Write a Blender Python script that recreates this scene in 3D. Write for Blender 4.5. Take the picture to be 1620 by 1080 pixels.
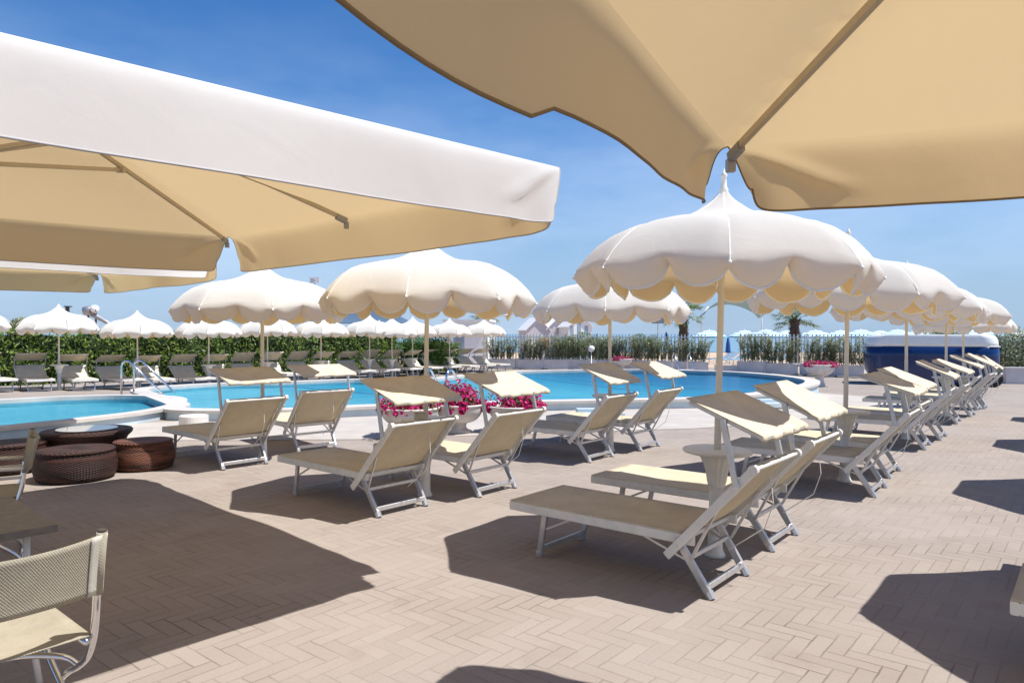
import bpy, math, random
from mathutils import Vector, Matrix
R = math.radians
PI = math.pi
for o in list(bpy.data.objects): bpy.data.objects.remove(o)
scene = bpy.context.scene
col = scene.collection
F = 1130.0; HZ = 528.0; CH = 1.6          # focal length in photo pixels, horizon row, eye height

# ------------------------------------------------------------------ camera
cam = bpy.data.cameras.new('camera'); cam.sensor_width = 36; cam.lens = 36*F/1620
cam.clip_start = .05; cam.clip_end = 20000
co = bpy.data.objects.new('camera', cam); col.objects.link(co); scene.camera = co
co.location = (0, 0, CH); co.rotation_euler = (R(90)-math.atan((540-HZ)/F), 0, 0)

# ------------------------------------------------------------------ light
SX, SY = .49, -.10                          # towards the sun, per metre of height
sunv = Vector((SX, SY, 1)).normalized()
elev = math.asin(sunv.z); az = math.atan2(sunv.x, sunv.y)
w = bpy.data.worlds.new('World'); scene.world = w; w.use_nodes = True
nt = w.node_tree; nt.nodes.clear()
sky = nt.nodes.new('ShaderNodeTexSky'); sky.sky_type = 'NISHITA'; sky.sun_disc = False
sky.sun_elevation = elev; sky.sun_rotation = az
sky.air_density = 1.0; sky.dust_density = .15; sky.ozone_density = 2.2
hs = nt.nodes.new('ShaderNodeHueSaturation'); hs.inputs['Saturation'].default_value = 1.32
hs.inputs['Value'].default_value = 1.0
bg = nt.nodes.new('ShaderNodeBackground'); bg.inputs[1].default_value = .095
out = nt.nodes.new('ShaderNodeOutputWorld')
# thin cirrus near the horizon, part of the sky itself
tc = nt.nodes.new('ShaderNodeTexCoord'); mp = nt.nodes.new('ShaderNodeMapping'); mp.inputs['Scale'].default_value = (1.0, 1.2, 3.2)
mp.inputs['Rotation'].default_value = (0, .25, 0)
nz = nt.nodes.new('ShaderNodeTexNoise'); nz.inputs['Scale'].default_value = 1.6; nz.inputs['Detail'].default_value = 6; nz.inputs['Roughness'].default_value = .55
cr = nt.nodes.new('ShaderNodeValToRGB'); cr.color_ramp.elements[0].position = .40; cr.color_ramp.elements[1].position = .74
cr.color_ramp.elements[0].color = (0, 0, 0, 1); cr.color_ramp.elements[1].color = (.50, .50, .50, 1)
mx = nt.nodes.new('ShaderNodeMixRGB'); mx.inputs[2].default_value = (6.5, 7.6, 9.4, 1)
tint = nt.nodes.new('ShaderNodeMixRGB'); tint.blend_type = 'MULTIPLY'; tint.inputs[0].default_value = 1; tint.inputs[2].default_value = (.80, .93, 1.1, 1)
L = nt.links.new
L(sky.outputs[0], hs.inputs['Color']); L(tc.outputs['Generated'], mp.inputs[0]); L(mp.outputs[0], nz.inputs[0]); L(nz.outputs[0], cr.inputs[0])
L(hs.outputs[0], tint.inputs[1]); 
gm = nt.nodes.new('ShaderNodeSeparateXYZ'); L(tc.outputs['Generated'], gm.inputs[0])
hr = nt.nodes.new('ShaderNodeMapRange'); hr.interpolation_type = 'SMOOTHSTEP'; hr.inputs[1].default_value = -.02; hr.inputs[2].default_value = .33; hr.inputs[3].default_value = .88; hr.inputs[4].default_value = 0; L(gm.outputs[2], hr.inputs[0])
hb = nt.nodes.new('ShaderNodeMixRGB'); hb.inputs[2].default_value = (2.75, 4.0, 5.9, 1); L(hr.outputs[0], hb.inputs[0]); L(tint.outputs[0], hb.inputs[1]); L(hb.outputs[0], mx.inputs[1]); cm = nt.nodes.new('ShaderNodeMath'); cm.operation = 'MULTIPLY'; lo = nt.nodes.new('ShaderNodeMapRange'); lo.inputs[1].default_value = .42; lo.inputs[2].default_value = .20; lo.inputs[3].default_value = .08; lo.inputs[4].default_value = 1; L(gm.outputs[2], lo.inputs[0]); L(cr.outputs[0], cm.inputs[0]); L(lo.outputs[0], cm.inputs[1]); L(cm.outputs[0], mx.inputs[0]); L(mx.outputs[0], bg.inputs[0]); L(bg.outputs[0], out.inputs[0])
sl = bpy.data.lights.new('sun', 'SUN'); sl.energy = 5.0; sl.angle = R(.5); sl.color = (1, .965, .915)
so = bpy.data.objects.new('sun', sl); col.objects.link(so)
so.rotation_euler = (-sunv).to_track_quat('-Z', 'Y').to_euler(); so.location = (5, -2, 12)
scene.view_settings.view_transform = 'Standard'; scene.view_settings.look = 'None'
scene.view_settings.exposure = .45; scene.view_settings.gamma = 1

# ------------------------------------------------------------------ helpers
def sst(t): t = max(0, min(1, t)); return t*t*(3-2*t)
def gz(x, y): return -.22*sst((y+.25*x-15.5)/6)           # the terrace falls gently away beyond the pool's near side
def px(x, y, z=0):                                        # point on the plane z seen at a pixel of the photograph
    Y = F*(CH-z)/(y-HZ); return ((x-810)/F*Y, Y)
HD = Vector((.772, -.635)).normalized(); RD = Vector((.635, .772)).normalized()   # lounger axis, row axis

class MB:
    def __init__(s): s.v = []; s.f = []; s.m = []; s.mi = 0
    def add(s, vs, fs, mi=None):
        b = len(s.v); s.v += [tuple(v) for v in vs]; s.f += [tuple(b+i for i in f) for f in fs]; s.m += [s.mi if mi is None else mi]*len(fs)
    def box(s, x0, x1, y0, y1, z0, z1, mat=None, mi=None):
        vs = [Vector((x, y, z)) for z in (z0, z1) for y in (y0, y1) for x in (x0, x1)]
        if mat: vs = [mat @ v for v in vs]
        s.add(vs, [(0,2,3,1),(4,5,7,6),(0,1,5,4),(2,6,7,3),(0,4,6,2),(1,3,7,5)], mi)
    def bar(s, a, b, w, h, up=(0,0,1), mi=None):
        a = Vector(a); b = Vector(b); d = (b-a).normalized(); u = Vector(up); sd = d.cross(u)
        if sd.length < 1e-4: sd = d.cross(Vector((0,1,0)))
        sd.normalize(); u = sd.cross(d)
        c = min(w, h)*.18; prof = [(-w/2+c,-h/2),(w/2-c,-h/2),(w/2,-h/2+c),(w/2,h/2-c),(w/2-c,h/2),(-w/2+c,h/2),(-w/2,h/2-c),(-w/2,-h/2+c)]
        vs = [p+sd*x+u*y for p in (a, b) for x, y in prof]
        s.add(vs, [(i,(i+1)%8,8+(i+1)%8,8+i) for i in range(8)]+[tuple(range(7,-1,-1)), tuple(range(8,16))], mi)
    def tube(s, pts, r, n=8, cap=True, mi=None):
        pts = [Vector(p) for p in pts]; rs = r if isinstance(r, (list, tuple)) else [r]*len(pts)
        vs = []; pu = None
        for i, p in enumerate(pts):
            d = (pts[min(i+1, len(pts)-1)]-pts[max(i-1, 0)]).normalized()
            if pu is None: pu = d.orthogonal().normalized()
            pu = (pu-d*pu.dot(d)).normalized(); q = d.cross(pu)
            vs += [p+(pu*math.cos(2*PI*k/n)+q*math.sin(2*PI*k/n))*rs[i] for k in range(n)]
        fs = [(i*n+k, i*n+(k+1)%n, (i+1)*n+(k+1)%n, (i+1)*n+k) for i in range(len(pts)-1) for k in range(n)]
        if cap: fs += [tuple(range(n-1,-1,-1)), tuple(range(len(vs)-n, len(vs)))]
        s.add(vs, fs, mi)
    def lathe(s, prof, n=24, c=(0,0,0), fl=0, sq=1, mi=None):
        vs = []
        for r, z in prof:
            for k in range(n):
                a = 2*PI*k/n; rr = r*(1+fl*math.cos(a*n/2)) ; vs.append((c[0]+rr*math.cos(a), c[1]+rr*math.sin(a)*sq, c[2]+z))
        fs = [(i*n+k, i*n+(k+1)%n, (i+1)*n+(k+1)%n, (i+1)*n+k) for i in range(len(prof)-1) for k in range(n)]
        if prof[0][0] > 1e-4: fs.append(tuple(range(n-1,-1,-1)))
        if prof[-1][0] > 1e-4: fs.append(tuple(range(len(vs)-n, len(vs))))
        s.add(vs, fs, mi)
    def grid(s, fn, nu, nv, mi=None):
        vs = [fn(i/nu, j/nv) for j in range(nv+1) for i in range(nu+1)]
        s.add(vs, [(j*(nu+1)+i, j*(nu+1)+i+1, (j+1)*(nu+1)+i+1, (j+1)*(nu+1)+i) for j in range(nv) for i in range(nu)], mi)
    def build(s, name, mats, parent=None, smooth=False, loc=None):
        me = bpy.data.meshes.new(name); me.from_pydata(s.v, [], s.f)
        for m in (mats if isinstance(mats, (list, tuple)) else [mats]): me.materials.append(m)
        if any(s.m): me.polygons.foreach_set('material_index', s.m)
        if smooth: me.polygons.foreach_set('use_smooth', [True]*len(s.f))
        if getattr(s, 'sharp', None):
            sh = {tuple(sorted(e)) for e in s.sharp}
            for e in me.edges:
                if tuple(sorted(e.vertices)) in sh: e.use_edge_sharp = True
        me.update(); o = bpy.data.objects.new(name, me); col.objects.link(o)
        if parent: o.parent = parent
        if loc: o.location = loc
        return o

def tag(o, label=None, cat=None, group=None, kind=None):
    for k, v in (('label', label), ('category', cat), ('group', group), ('kind', kind)):
        if v: o[k] = v
    return o
def empty(name, loc=(0,0,0), rz=0, label=None, cat=None, group=None):
    o = bpy.data.objects.new(name, None); col.objects.link(o); o.location = loc; o.rotation_euler = (0,0,rz); o.empty_display_size = .2
    return tag(o, label, cat, group)
KIDS = {}
def kids(o):
    return [c for c in bpy.data.objects if c.parent == o]
def copy_tree(o, parent=None):
    if o.name not in KIDS: KIDS[o.name] = kids(o)
    c = o.copy(); col.objects.link(c); c.parent = parent
    for ch in KIDS[o.name]: copy_tree(ch, c)
    return c
def put(o, loc, rz, label, group=None):
    o.location = loc; o.rotation_euler = (0, 0, rz); o['label'] = label
    if group: o['group'] = group
    return o
def bevel(o, wd=.006, seg=2):
    m = o.modifiers.new('bevel', 'BEVEL'); m.width = wd; m.segments = seg; m.limit_method = 'ANGLE'; return o
def thick(o, t):
    m = o.modifiers.new('solid', 'SOLIDIFY'); m.thickness = t; m.offset = 0; return o

# ------------------------------------------------------------------ materials
def newmat(name):
    m = bpy.data.materials.new(name); m.use_nodes = True; n = m.node_tree; b = n.nodes['Principled BSDF']; return m, n, b
def N(n, t, **k):
    x = n.nodes.new(t)
    for a, v in k.items(): setattr(x, a, v)
    return x
def mathn(n, op, a, b=None, c=None):
    x = n.nodes.new('ShaderNodeMath'); x.operation = op
    for i, v in enumerate((a, b, c)):
        if v is None: continue
        if isinstance(v, (int, float)): x.inputs[i].default_value = v
        else: n.links.new(v, x.inputs[i])
    return x.outputs[0]
def simple(name, c, rough=.6, metal=0, var=.1, scale=6, bump=0, bscale=80, spec=.5, c2=None, coords='Object'):
    m, n, b = newmat(name); l = n.links.new
    t = N(n, 'ShaderNodeTexCoord'); no = N(n, 'ShaderNodeTexNoise'); no.inputs['Scale'].default_value = scale; no.inputs['Detail'].default_value = 5
    l(t.outputs[coords], no.inputs[0])
    r = N(n, 'ShaderNodeValToRGB'); r.color_ramp.elements[0].position = .3; r.color_ramp.elements[1].position = .7
    a = c2 or tuple(x*(1-var) for x in c); d = c if c2 else tuple(min(1, x*(1+var*.6)) for x in c)
    r.color_ramp.elements[0].color = (*a, 1); r.color_ramp.elements[1].color = (*d, 1)
    l(no.outputs[0], r.inputs[0]); l(r.outputs[0], b.inputs['Base Color'])
    b.inputs['Roughness'].default_value = rough; b.inputs['Metallic'].default_value = metal; b.inputs['Specular IOR Level'].default_value = spec
    if bump:
        n2 = N(n, 'ShaderNodeTexNoise'); n2.inputs['Scale'].default_value = bscale; n2.inputs['Detail'].default_value = 4; l(t.outputs[coords], n2.inputs[0])
        bp = N(n, 'ShaderNodeBump'); bp.inputs['Strength'].default_value = bump; bp.inputs['Distance'].default_value = .01
        l(n2.outputs[0], bp.inputs['Height']); l(bp.outputs[0], b.inputs['Normal'])
    return m
def fabric(name, c, trans, tf=.35, bump=.25, wscale=400, blot=.06, bscale=2.0, sheer=0, inner_glow=None):
    """woven cloth: diffuse front, light bleeding through, fine weave"""
    m = bpy.data.materials.new(name); m.use_nodes = True; n = m.node_tree; n.nodes.clear(); l = n.links.new
    o = N(n, 'ShaderNodeOutputMaterial'); t = N(n, 'ShaderNodeTexCoord')
    no = N(n, 'ShaderNodeTexNoise'); no.inputs['Scale'].default_value = bscale; no.inputs['Detail'].default_value = 6; l(t.outputs['Object'], no.inputs[0])
    r = N(n, 'ShaderNodeValToRGB'); r.color_ramp.elements[0].position = .35; r.color_ramp.elements[1].position = .65
    r.color_ramp.elements[0].color = (*[x*(1-blot) for x in c], 1); r.color_ramp.elements[1].color = (*c, 1); l(no.outputs[0], r.inputs[0])
    d = N(n, 'ShaderNodeBsdfDiffuse'); d.inputs['Roughness'].default_value = .8; tr = N(n, 'ShaderNodeBsdfTranslucent'); tr.inputs[0].default_value = (*trans, 1)
    if inner_glow:                                                 # inner face colour carries the warm light filtered through the cloth
        ge = N(n, 'ShaderNodeNewGeometry'); ml = N(n, 'ShaderNodeMixRGB'); ml.inputs[2].default_value = (*inner_glow, 1); l(ge.outputs['Backfacing'], ml.inputs[0]); l(r.outputs[0], ml.inputs[1]); l(ml.outputs[0], d.inputs[0])
    else: l(r.outputs[0], d.inputs[0])
    wv = N(n, 'ShaderNodeTexNoise'); wv.inputs['Scale'].default_value = wscale; wv.inputs['Detail'].default_value = 2; l(t.outputs['Object'], wv.inputs[0])
    wr = N(n, 'ShaderNodeTexNoise'); wr.inputs['Scale'].default_value = 3.2; wr.inputs['Detail'].default_value = 5; wr.inputs['Distortion'].default_value = .8; l(t.outputs['Object'], wr.inputs[0])
    hh = mathn(n, 'MULTIPLY_ADD', wv.outputs[0], .06, wr.outputs[0])
    bp = N(n, 'ShaderNodeBump'); bp.inputs['Strength'].default_value = bump; bp.inputs['Distance'].default_value = .05; l(hh, bp.inputs['Height'])
    l(bp.outputs[0], d.inputs['Normal']); l(bp.outputs[0], tr.inputs['Normal'])
    mx = N(n, 'ShaderNodeMixShader'); mx.inputs[0].default_value = tf; l(d.outputs[0], mx.inputs[1]); l(tr.outputs[0], mx.inputs[2])
    if sheer:
        tp = N(n, 'ShaderNodeBsdfTransparent'); m2 = N(n, 'ShaderNodeMixShader'); m2.inputs[0].default_value = sheer
        l(mx.outputs[0], m2.inputs[1]); l(tp.outputs[0], m2.inputs[2]); l(m2.outputs[0], o.inputs[0])
    else: l(mx.outputs[0], o.inputs[0])
    return m
def sling(name, c, trans, tf, scale=420, holes=.0, bd=.0015):
    """open-weave plastic mesh with ridges along two directions"""
    m = bpy.data.materials.new(name); m.use_nodes = True; n = m.node_tree; n.nodes.clear(); l = n.links.new
    o = N(n, 'ShaderNodeOutputMaterial'); t = N(n, 'ShaderNodeTexCoord'); sp = N(n, 'ShaderNodeSeparateXYZ'); l(t.outputs['Object'], sp.inputs[0])
    along = mathn(n, 'ADD', sp.outputs[0], sp.outputs[2])
    a = mathn(n, 'SINE', mathn(n, 'MULTIPLY', along, scale)); b = mathn(n, 'SINE', mathn(n, 'MULTIPLY', sp.outputs[1], scale))
    jit = N(n, 'ShaderNodeTexNoise'); jit.inputs['Scale'].default_value = scale/4; l(t.outputs['Object'], jit.inputs[0])
    hgt = mathn(n, 'MULTIPLY_ADD', mathn(n, 'SUBTRACT', jit.outputs[0], .5), 1.6, mathn(n, 'MULTIPLY', a, b))
    no = N(n, 'ShaderNodeTexNoise'); no.inputs['Scale'].default_value = 5; no.inputs['Detail'].default_value = 9; no.inputs['Roughness'].default_value = .72; l(t.outputs['Object'], no.inputs[0])
    r = N(n, 'ShaderNodeValToRGB'); r.color_ramp.elements[0].position = .33; r.color_ramp.elements[1].position = .68
    r.color_ramp.elements[0].color = (*[x*.78 for x in c], 1); r.color_ramp.elements[1].color = (*c, 1); l(no.outputs[0], r.inputs[0])
    mxc = N(n, 'ShaderNodeMixRGB'); mxc.blend_type = 'MULTIPLY'; mxc.inputs[2].default_value = (.86, .84, .80, 1)
    l(mathn(n, 'MULTIPLY', mathn(n, 'LESS_THAN', hgt, -.2), .8), mxc.inputs[0]); l(r.outputs[0], mxc.inputs[1])
    d = N(n, 'ShaderNodeBsdfDiffuse'); tr = N(n, 'ShaderNodeBsdfTranslucent'); tr.inputs[0].default_value = (*trans, 1); l(mxc.outputs[0], d.inputs[0])
    bp = N(n, 'ShaderNodeBump'); bp.inputs['Strength'].default_value = .5; bp.inputs['Distance'].default_value = bd; l(hgt, bp.inputs['Height']); l(bp.outputs[0], d.inputs['Normal'])
    mx = N(n, 'ShaderNodeMixShader'); mx.inputs[0].default_value = tf; l(d.outputs[0], mx.inputs[1]); l(tr.outputs[0], mx.inputs[2])
    tp = N(n, 'ShaderNodeBsdfTransparent'); m2 = N(n, 'ShaderNodeMixShader'); m2.inputs[0].default_value = holes
    l(mx.outputs[0], m2.inputs[1]); l(tp.outputs[0], m2.inputs[2]); l(m2.outputs[0], o.inputs[0]); return m

def paver_mat():
    m, n, b = newmat('herringbone_pavers'); l = n.links.new
    W = .088
    g = N(n, 'ShaderNodeNewGeometry'); mp = N(n, 'ShaderNodeMapping'); mp.inputs['Rotation'].default_value = (0, 0, -math.atan2(HD.y, HD.x)); mp.inputs['Scale'].default_value = (1/W,)*3
    l(g.outputs['Position'], mp.inputs[0]); s = N(n, 'ShaderNodeSeparateXYZ')
    wn = N(n, 'ShaderNodeTexNoise'); wn.inputs['Scale'].default_value = 1.3; wn.inputs['Detail'].default_value = 2; l(mp.outputs[0], wn.inputs[0])
    ws = N(n, 'ShaderNodeVectorMath', operation='MULTIPLY_ADD'); ws.inputs[1].default_value = (.10, .10, 0); l(wn.outputs['Color'], ws.inputs[0]); l(mp.outputs[0], ws.inputs[2])
    l(ws.outputs[0], s.inputs[0]); u, v = s.outputs[0], s.outputs[1]
    i = mathn(n, 'FLOOR', u); j = mathn(n, 'FLOOR', v); fu = mathn(n, 'SUBTRACT', u, i); fv = mathn(n, 'SUBTRACT', v, j)
    k = mathn(n, 'FLOORED_MODULO', mathn(n, 'ADD', mathn(n, 'SUBTRACT', i, j), .01), 6)
    def is_(q): return mathn(n, 'LESS_THAN', mathn(n, 'ABSOLUTE', mathn(n, 'SUBTRACT', k, q+.01)), .4)
    def A_(a, b): return mathn(n, 'ADD', a, b)
    m0, m1, m2, m3, m4, m5 = [is_(q) for q in range(6)]
    dl = A_(fu, A_(m1, m2)); dr = A_(mathn(n, 'SUBTRACT', 1, fu), A_(m0, m1))
    db = A_(fv, A_(m3, m4)); dt = A_(mathn(n, 'SUBTRACT', 1, fv), A_(m4, m5))
    d = mathn(n, 'MINIMUM', mathn(n, 'MINIMUM', dl, dr), mathn(n, 'MINIMUM', db, dt))
    bi = mathn(n, 'SUBTRACT', i, A_(m1, A_(m2, m2))); bj = mathn(n, 'SUBTRACT', j, A_(m4, A_(m3, m3)))
    cb = N(n, 'ShaderNodeCombineXYZ'); l(bi, cb.inputs[0]); l(bj, cb.inputs[1]); l(m0, cb.inputs[2]); wh = N(n, 'ShaderNodeTexWhiteNoise'); wh.noise_dimensions = '2D'; l(cb.outputs[0], wh.inputs['Vector'])
    # joint strength varies over the terrace: some filled with pale sand, some open and dark
    big = N(n, 'ShaderNodeTexNoise'); big.inputs['Scale'].default_value = .9; big.inputs['Detail'].default_value = 5; l(g.outputs['Position'], big.inputs[0])
    fine = N(n, 'ShaderNodeTexNoise'); fine.inputs['Scale'].default_value = 70; fine.inputs['Detail'].default_value = 6; l(g.outputs['Position'], fine.inputs[0])
    jr = N(n, 'ShaderNodeMapRange'); jr.interpolation_type = 'SMOOTHSTEP'; jr.inputs[1].default_value = .0; jr.inputs[2].default_value = .085; jr.inputs[3].default_value = 1; jr.inputs[4].default_value = 0
    l(d, jr.inputs[0])
    jm = N(n, 'ShaderNodeMapRange'); jm.inputs[1].default_value = .40; jm.inputs[2].default_value = .62; jm.inputs[3].default_value = .14; jm.inputs[4].default_value = .68; l(big.outputs[0], jm.inputs[0])
    jn = N(n, 'ShaderNodeTexNoise'); jn.inputs['Scale'].default_value = 3.7; jn.inputs['Detail'].default_value = 3; l(g.outputs['Position'], jn.inputs[0])
    jm2 = N(n, 'ShaderNodeMapRange'); jm2.inputs[1].default_value = .38; jm2.inputs[2].default_value = .68; jm2.inputs[3].default_value = .40; jm2.inputs[4].default_value = 1.2; l(jn.outputs[0], jm2.inputs[0])
    joint = mathn(n, 'MINIMUM', 1, mathn(n, 'MULTIPLY', jr.outputs[0], mathn(n, 'MULTIPLY', jm.outputs[0], jm2.outputs[0])))
    r = N(n, 'ShaderNodeValToRGB'); e = r.color_ramp.elements; e[0].color = (.300, .258, .226, 1); e[1].color = (.326, .283, .249, 1); e2 = e.new(.5); e2.color = (.313, .270, .237, 1)
    l(wh.outputs[0], r.inputs[0])
    mo = N(n, 'ShaderNodeMixRGB'); mo.blend_type = 'MULTIPLY'; mo.inputs[2].default_value = (.86, .84, .82, 1)
    st = N(n, 'ShaderNodeMapRange'); st.inputs[1].default_value = .45; st.inputs[2].default_value = .75; l(big.outputs[0], st.inputs[0]); l(mathn(n, 'MULTIPLY', st.outputs[0], .8), mo.inputs[0]); l(r.outputs[0], mo.inputs[1])
    m3x = N(n, 'ShaderNodeMixRGB'); m3x.blend_type = 'MULTIPLY'; m3x.inputs[2].default_value = (.93, .92, .91, 1)
    fr = N(n, 'ShaderNodeMapRange'); fr.inputs[1].default_value = .45; fr.inputs[2].default_value = .7; l(fine.outputs[0], fr.inputs[0]); l(fr.outputs[0], m3x.inputs[0]); l(mo.outputs[0], m3x.inputs[1])
    # a few darker stains
    sn = N(n, 'ShaderNodeTexNoise'); sn.inputs['Scale'].default_value = 2.3; sn.inputs['Detail'].default_value = 7; sn.inputs['Distortion'].default_value = .6; l(g.outputs['Position'], sn.inputs[0])
    sr = N(n, 'ShaderNodeMapRange'); sr.inputs[1].default_value = .60; sr.inputs[2].default_value = .72; sr.inputs[4].default_value = .35; l(sn.outputs[0], sr.inputs[0])
    ms = N(n, 'ShaderNodeMixRGB'); ms.blend_type = 'MULTIPLY'; ms.inputs[2].default_value = (.72, .68, .64, 1); l(sr.outputs[0], ms.inputs[0]); l(m3x.outputs[0], ms.inputs[1])
    mj = N(n, 'ShaderNodeMixRGB'); mj.inputs[2].default_value = (.10, .075, .06, 1); l(joint, mj.inputs[0]); l(ms.outputs[0], mj.inputs[1])
    l(mj.outputs[0], b.inputs['Base Color']); b.inputs['Roughness'].default_value = .9; b.inputs['Specular IOR Level'].default_value = .2
    hgt = mathn(n, 'ADD', mathn(n, 'MULTIPLY', mathn(n, 'SUBTRACT', 1, jr.outputs[0]), 1.0), mathn(n, 'ADD', mathn(n, 'MULTIPLY', fine.outputs[0], .25), mathn(n, 'MULTIPLY', wh.outputs[0], .35)))
    bp = N(n, 'ShaderNodeBump'); bp.inputs['Strength'].default_value = .45; bp.inputs['Distance'].default_value = .003; l(hgt, bp.inputs['Height']); l(bp.outputs[0], b.inputs['Normal'])
    return m

def leafmat(name, c1, c2, rough=.5, tf=.25):
    m = bpy.data.materials.new(name); m.use_nodes = True; n = m.node_tree; n.nodes.clear(); l = n.links.new
    o = N(n, 'ShaderNodeOutputMaterial'); g = N(n, 'ShaderNodeNewGeometry')
    r = N(n, 'ShaderNodeValToRGB'); r.color_ramp.elements[0].color = (*c1, 1); r.color_ramp.elements[1].color = (*c2, 1); l(g.outputs['Random Per Island'], r.inputs[0])
    d = N(n, 'ShaderNodeBsdfPrincipled'); d.inputs['Roughness'].default_value = rough; l(r.outputs[0], d.inputs['Base Color'])
    tr = N(n, 'ShaderNodeBsdfTranslucent'); l(r.outputs[0], tr.inputs[0]); mx = N(n, 'ShaderNodeMixShader'); mx.inputs[0].default_value = tf
    l(d.outputs[0], mx.inputs[1]); l(tr.outputs[0], mx.inputs[2]); l(mx.outputs[0], o.inputs[0]); return m

def wicker(name, c1, c2):
    m, n, b = newmat(name); l = n.links.new; t = N(n, 'ShaderNodeTexCoord'); s = N(n, 'ShaderNodeSeparateXYZ'); l(t.outputs['Object'], s.inputs[0])
    ang = mathn(n, 'ARCTAN2', s.outputs[1], s.outputs[0]); a = mathn(n, 'SINE', mathn(n, 'MULTIPLY', ang, 44)); z = mathn(n, 'SINE', mathn(n, 'MULTIPLY', s.outputs[2], 330))
    rad = mathn(n, 'SQRT', mathn(n, 'ADD', mathn(n, 'MULTIPLY', s.outputs[0], s.outputs[0]), mathn(n, 'MULTIPLY', s.outputs[1], s.outputs[1])))
    rr = mathn(n, 'SINE', mathn(n, 'MULTIPLY', rad, 260)); h = mathn(n, 'ADD', mathn(n, 'MULTIPLY', a, z), mathn(n, 'MULTIPLY', rr, .6))
    no = N(n, 'ShaderNodeTexNoise'); no.inputs['Scale'].default_value = 9; mpp = N(n, 'ShaderNodeMapping'); mpp.inputs['Scale'].default_value = (.6, .6, 5); l(t.outputs['Object'], mpp.inputs[0]); l(mpp.outputs[0], no.inputs[0])
    f = mathn(n, 'ADD', mathn(n, 'MULTIPLY', h, .22), no.outputs[0]); r = N(n, 'ShaderNodeValToRGB'); r.color_ramp.elements[0].position = .3; r.color_ramp.elements[1].position = .75
    r.color_ramp.elements[0].color = (*c1, 1); r.color_ramp.elements[1].color = (*c2, 1); l(f, r.inputs[0]); l(r.outputs[0], b.inputs['Base Color']); b.inputs['Roughness'].default_value = .6; b.inputs['Specular IOR Level'].default_value = .35
    bp = N(n, 'ShaderNodeBump'); bp.inputs['Strength'].default_value = .9; bp.inputs['Distance'].default_value = .006; l(h, bp.inputs['Height']); l(bp.outputs[0], b.inputs['Normal']); return m

M = {}
M['paver'] = paver_mat()
M['concrete'] = simple('pale_concrete', (.44, .40, .355), .85, var=.12, scale=2.2, bump=.35, bscale=60, coords='Object')
M['coping'] = simple('coping_stone', (.55, .505, .46), .7, var=.12, scale=3, bump=.3, bscale=40)
M['poolwall'] = simple('pool_wall_paint', (.50, .60, .65), .6, var=.14, scale=1.5, bump=.1, bscale=30)
M['canopy'] = fabric('umbrella_canvas', (.92, .895, .82), (.92, .68, .37), .24, .16, 350, .05, 1.6, inner_glow=(.82, .70, .48))
M['bigcanopy'] = fabric('market_canvas', (.94, .925, .88), (.98, .71, .36), .27, .12, 500, .06, .9, inner_glow=(.72, .60, .41))
M['pipingw'] = simple('white_piping', (.92, .91, .87), .8)
M['pipingg'] = simple('grey_piping', (.42, .40, .38), .8)
M['pipingb'] = simple('brown_piping', (.23, .17, .10), .8)
M['sling'] = sling('lounger_mesh', (.86, .78, .59), (.86, .70, .44), .3, holes=.03)
M['slingf'] = sling('far_lounger_mesh', (.84, .80, .69), (.7, .62, .45), .25)
M['shade'] = sling('sunshade_cloth', (.87, .79, .62), (.80, .66, .42), .27)
M['sling2'] = sling('chair_mesh', (.56, .51, .40), (.5, .42, .26), .22, 640, .06, .002)
M['white'] = simple('painted_aluminium', (.72, .70, .65), .42, var=.12, scale=9)
M['alu'] = simple('bare_aluminium', (.60, .60, .60), .36, metal=.7, var=.12, scale=14)
M['chrome'] = simple('chrome_tube', (.72, .72, .74), .14, metal=1, var=.06)
M['rib'] = simple('champagne_rib', (.52, .45, .34), .45, metal=.25, var=.06)
M['dark'] = simple('dark_plastic', (.05, .045, .04), .5)
M['plastic'] = simple('cream_plastic', (.77, .74, .66), .5, var=.10, scale=7)
M['hem'] = simple('canvas_hem', (.62, .58, .48), .85, var=.08, scale=30, bump=.4, bscale=300)
M['pole'] = simple('parasol_pole', (.74, .70, .60), .5, var=.1, scale=5)
M['wick'] = wicker('dark_wicker', (.016, .007, .005), (.070, .023, .015)); M['wickr'] = wicker('brown_wicker', (.035, .013, .009), (.20, .075, .042))
M['glass'] = simple('smoked_glass', (.16, .15, .14), .03, var=.05, spec=1.0)
M['tabletop'] = simple('brown_table_top', (.16, .14, .115), .55, var=.22, scale=20, bump=.25, bscale=200)
M['bowl'] = simple('white_stone_bowl', (.68, .64, .60), .75, var=.14, scale=6, bump=.25)
M['soil'] = simple('soil', (.06, .04, .03), .95)
M['trough'] = simple('white_planter', (.66, .63, .62), .75, var=.16, scale=2, bump=.15)
M['petal'] = leafmat('petunia', (.45, .004, .10), (.72, .02, .26), .6, .3)
M['leaf'] = leafmat('petunia_leaf', (.05, .12, .02), (.16, .26, .06))
M['hedge'] = leafmat('hedge_leaf', (.045, .10, .015), (.27, .38, .05), .45, .4)
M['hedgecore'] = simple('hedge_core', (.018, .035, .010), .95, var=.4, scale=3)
M['oleander'] = leafmat('oleander_leaf', (.13, .16, .075), (.40, .42, .24), .5, .25)
M['bush'] = leafmat('bush_leaf', (.03, .09, .012), (.12, .25, .03), .5, .3)
M['stem'] = simple('stem_bark', (.17, .13, .09), .9)
M['trunk'] = simple('palm_trunk', (.09, .06, .04), .95, var=.5, scale=12, bump=.8, bscale=25)
M['frond'] = leafmat('palm_frond', (.06, .11, .02), (.20, .26, .06), .5, .2)
M['wpaint'] = simple('white_wall_paint', (.80, .80, .80), .7, var=.05)
M['shaded_white'] = simple('shaded_white_wall', (.56, .54, .56), .8, var=.07)  # white cabin walls greyed: their shade is put into the colour
M['fence'] = simple('white_fence_paint', (.80, .80, .78), .5)
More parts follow.
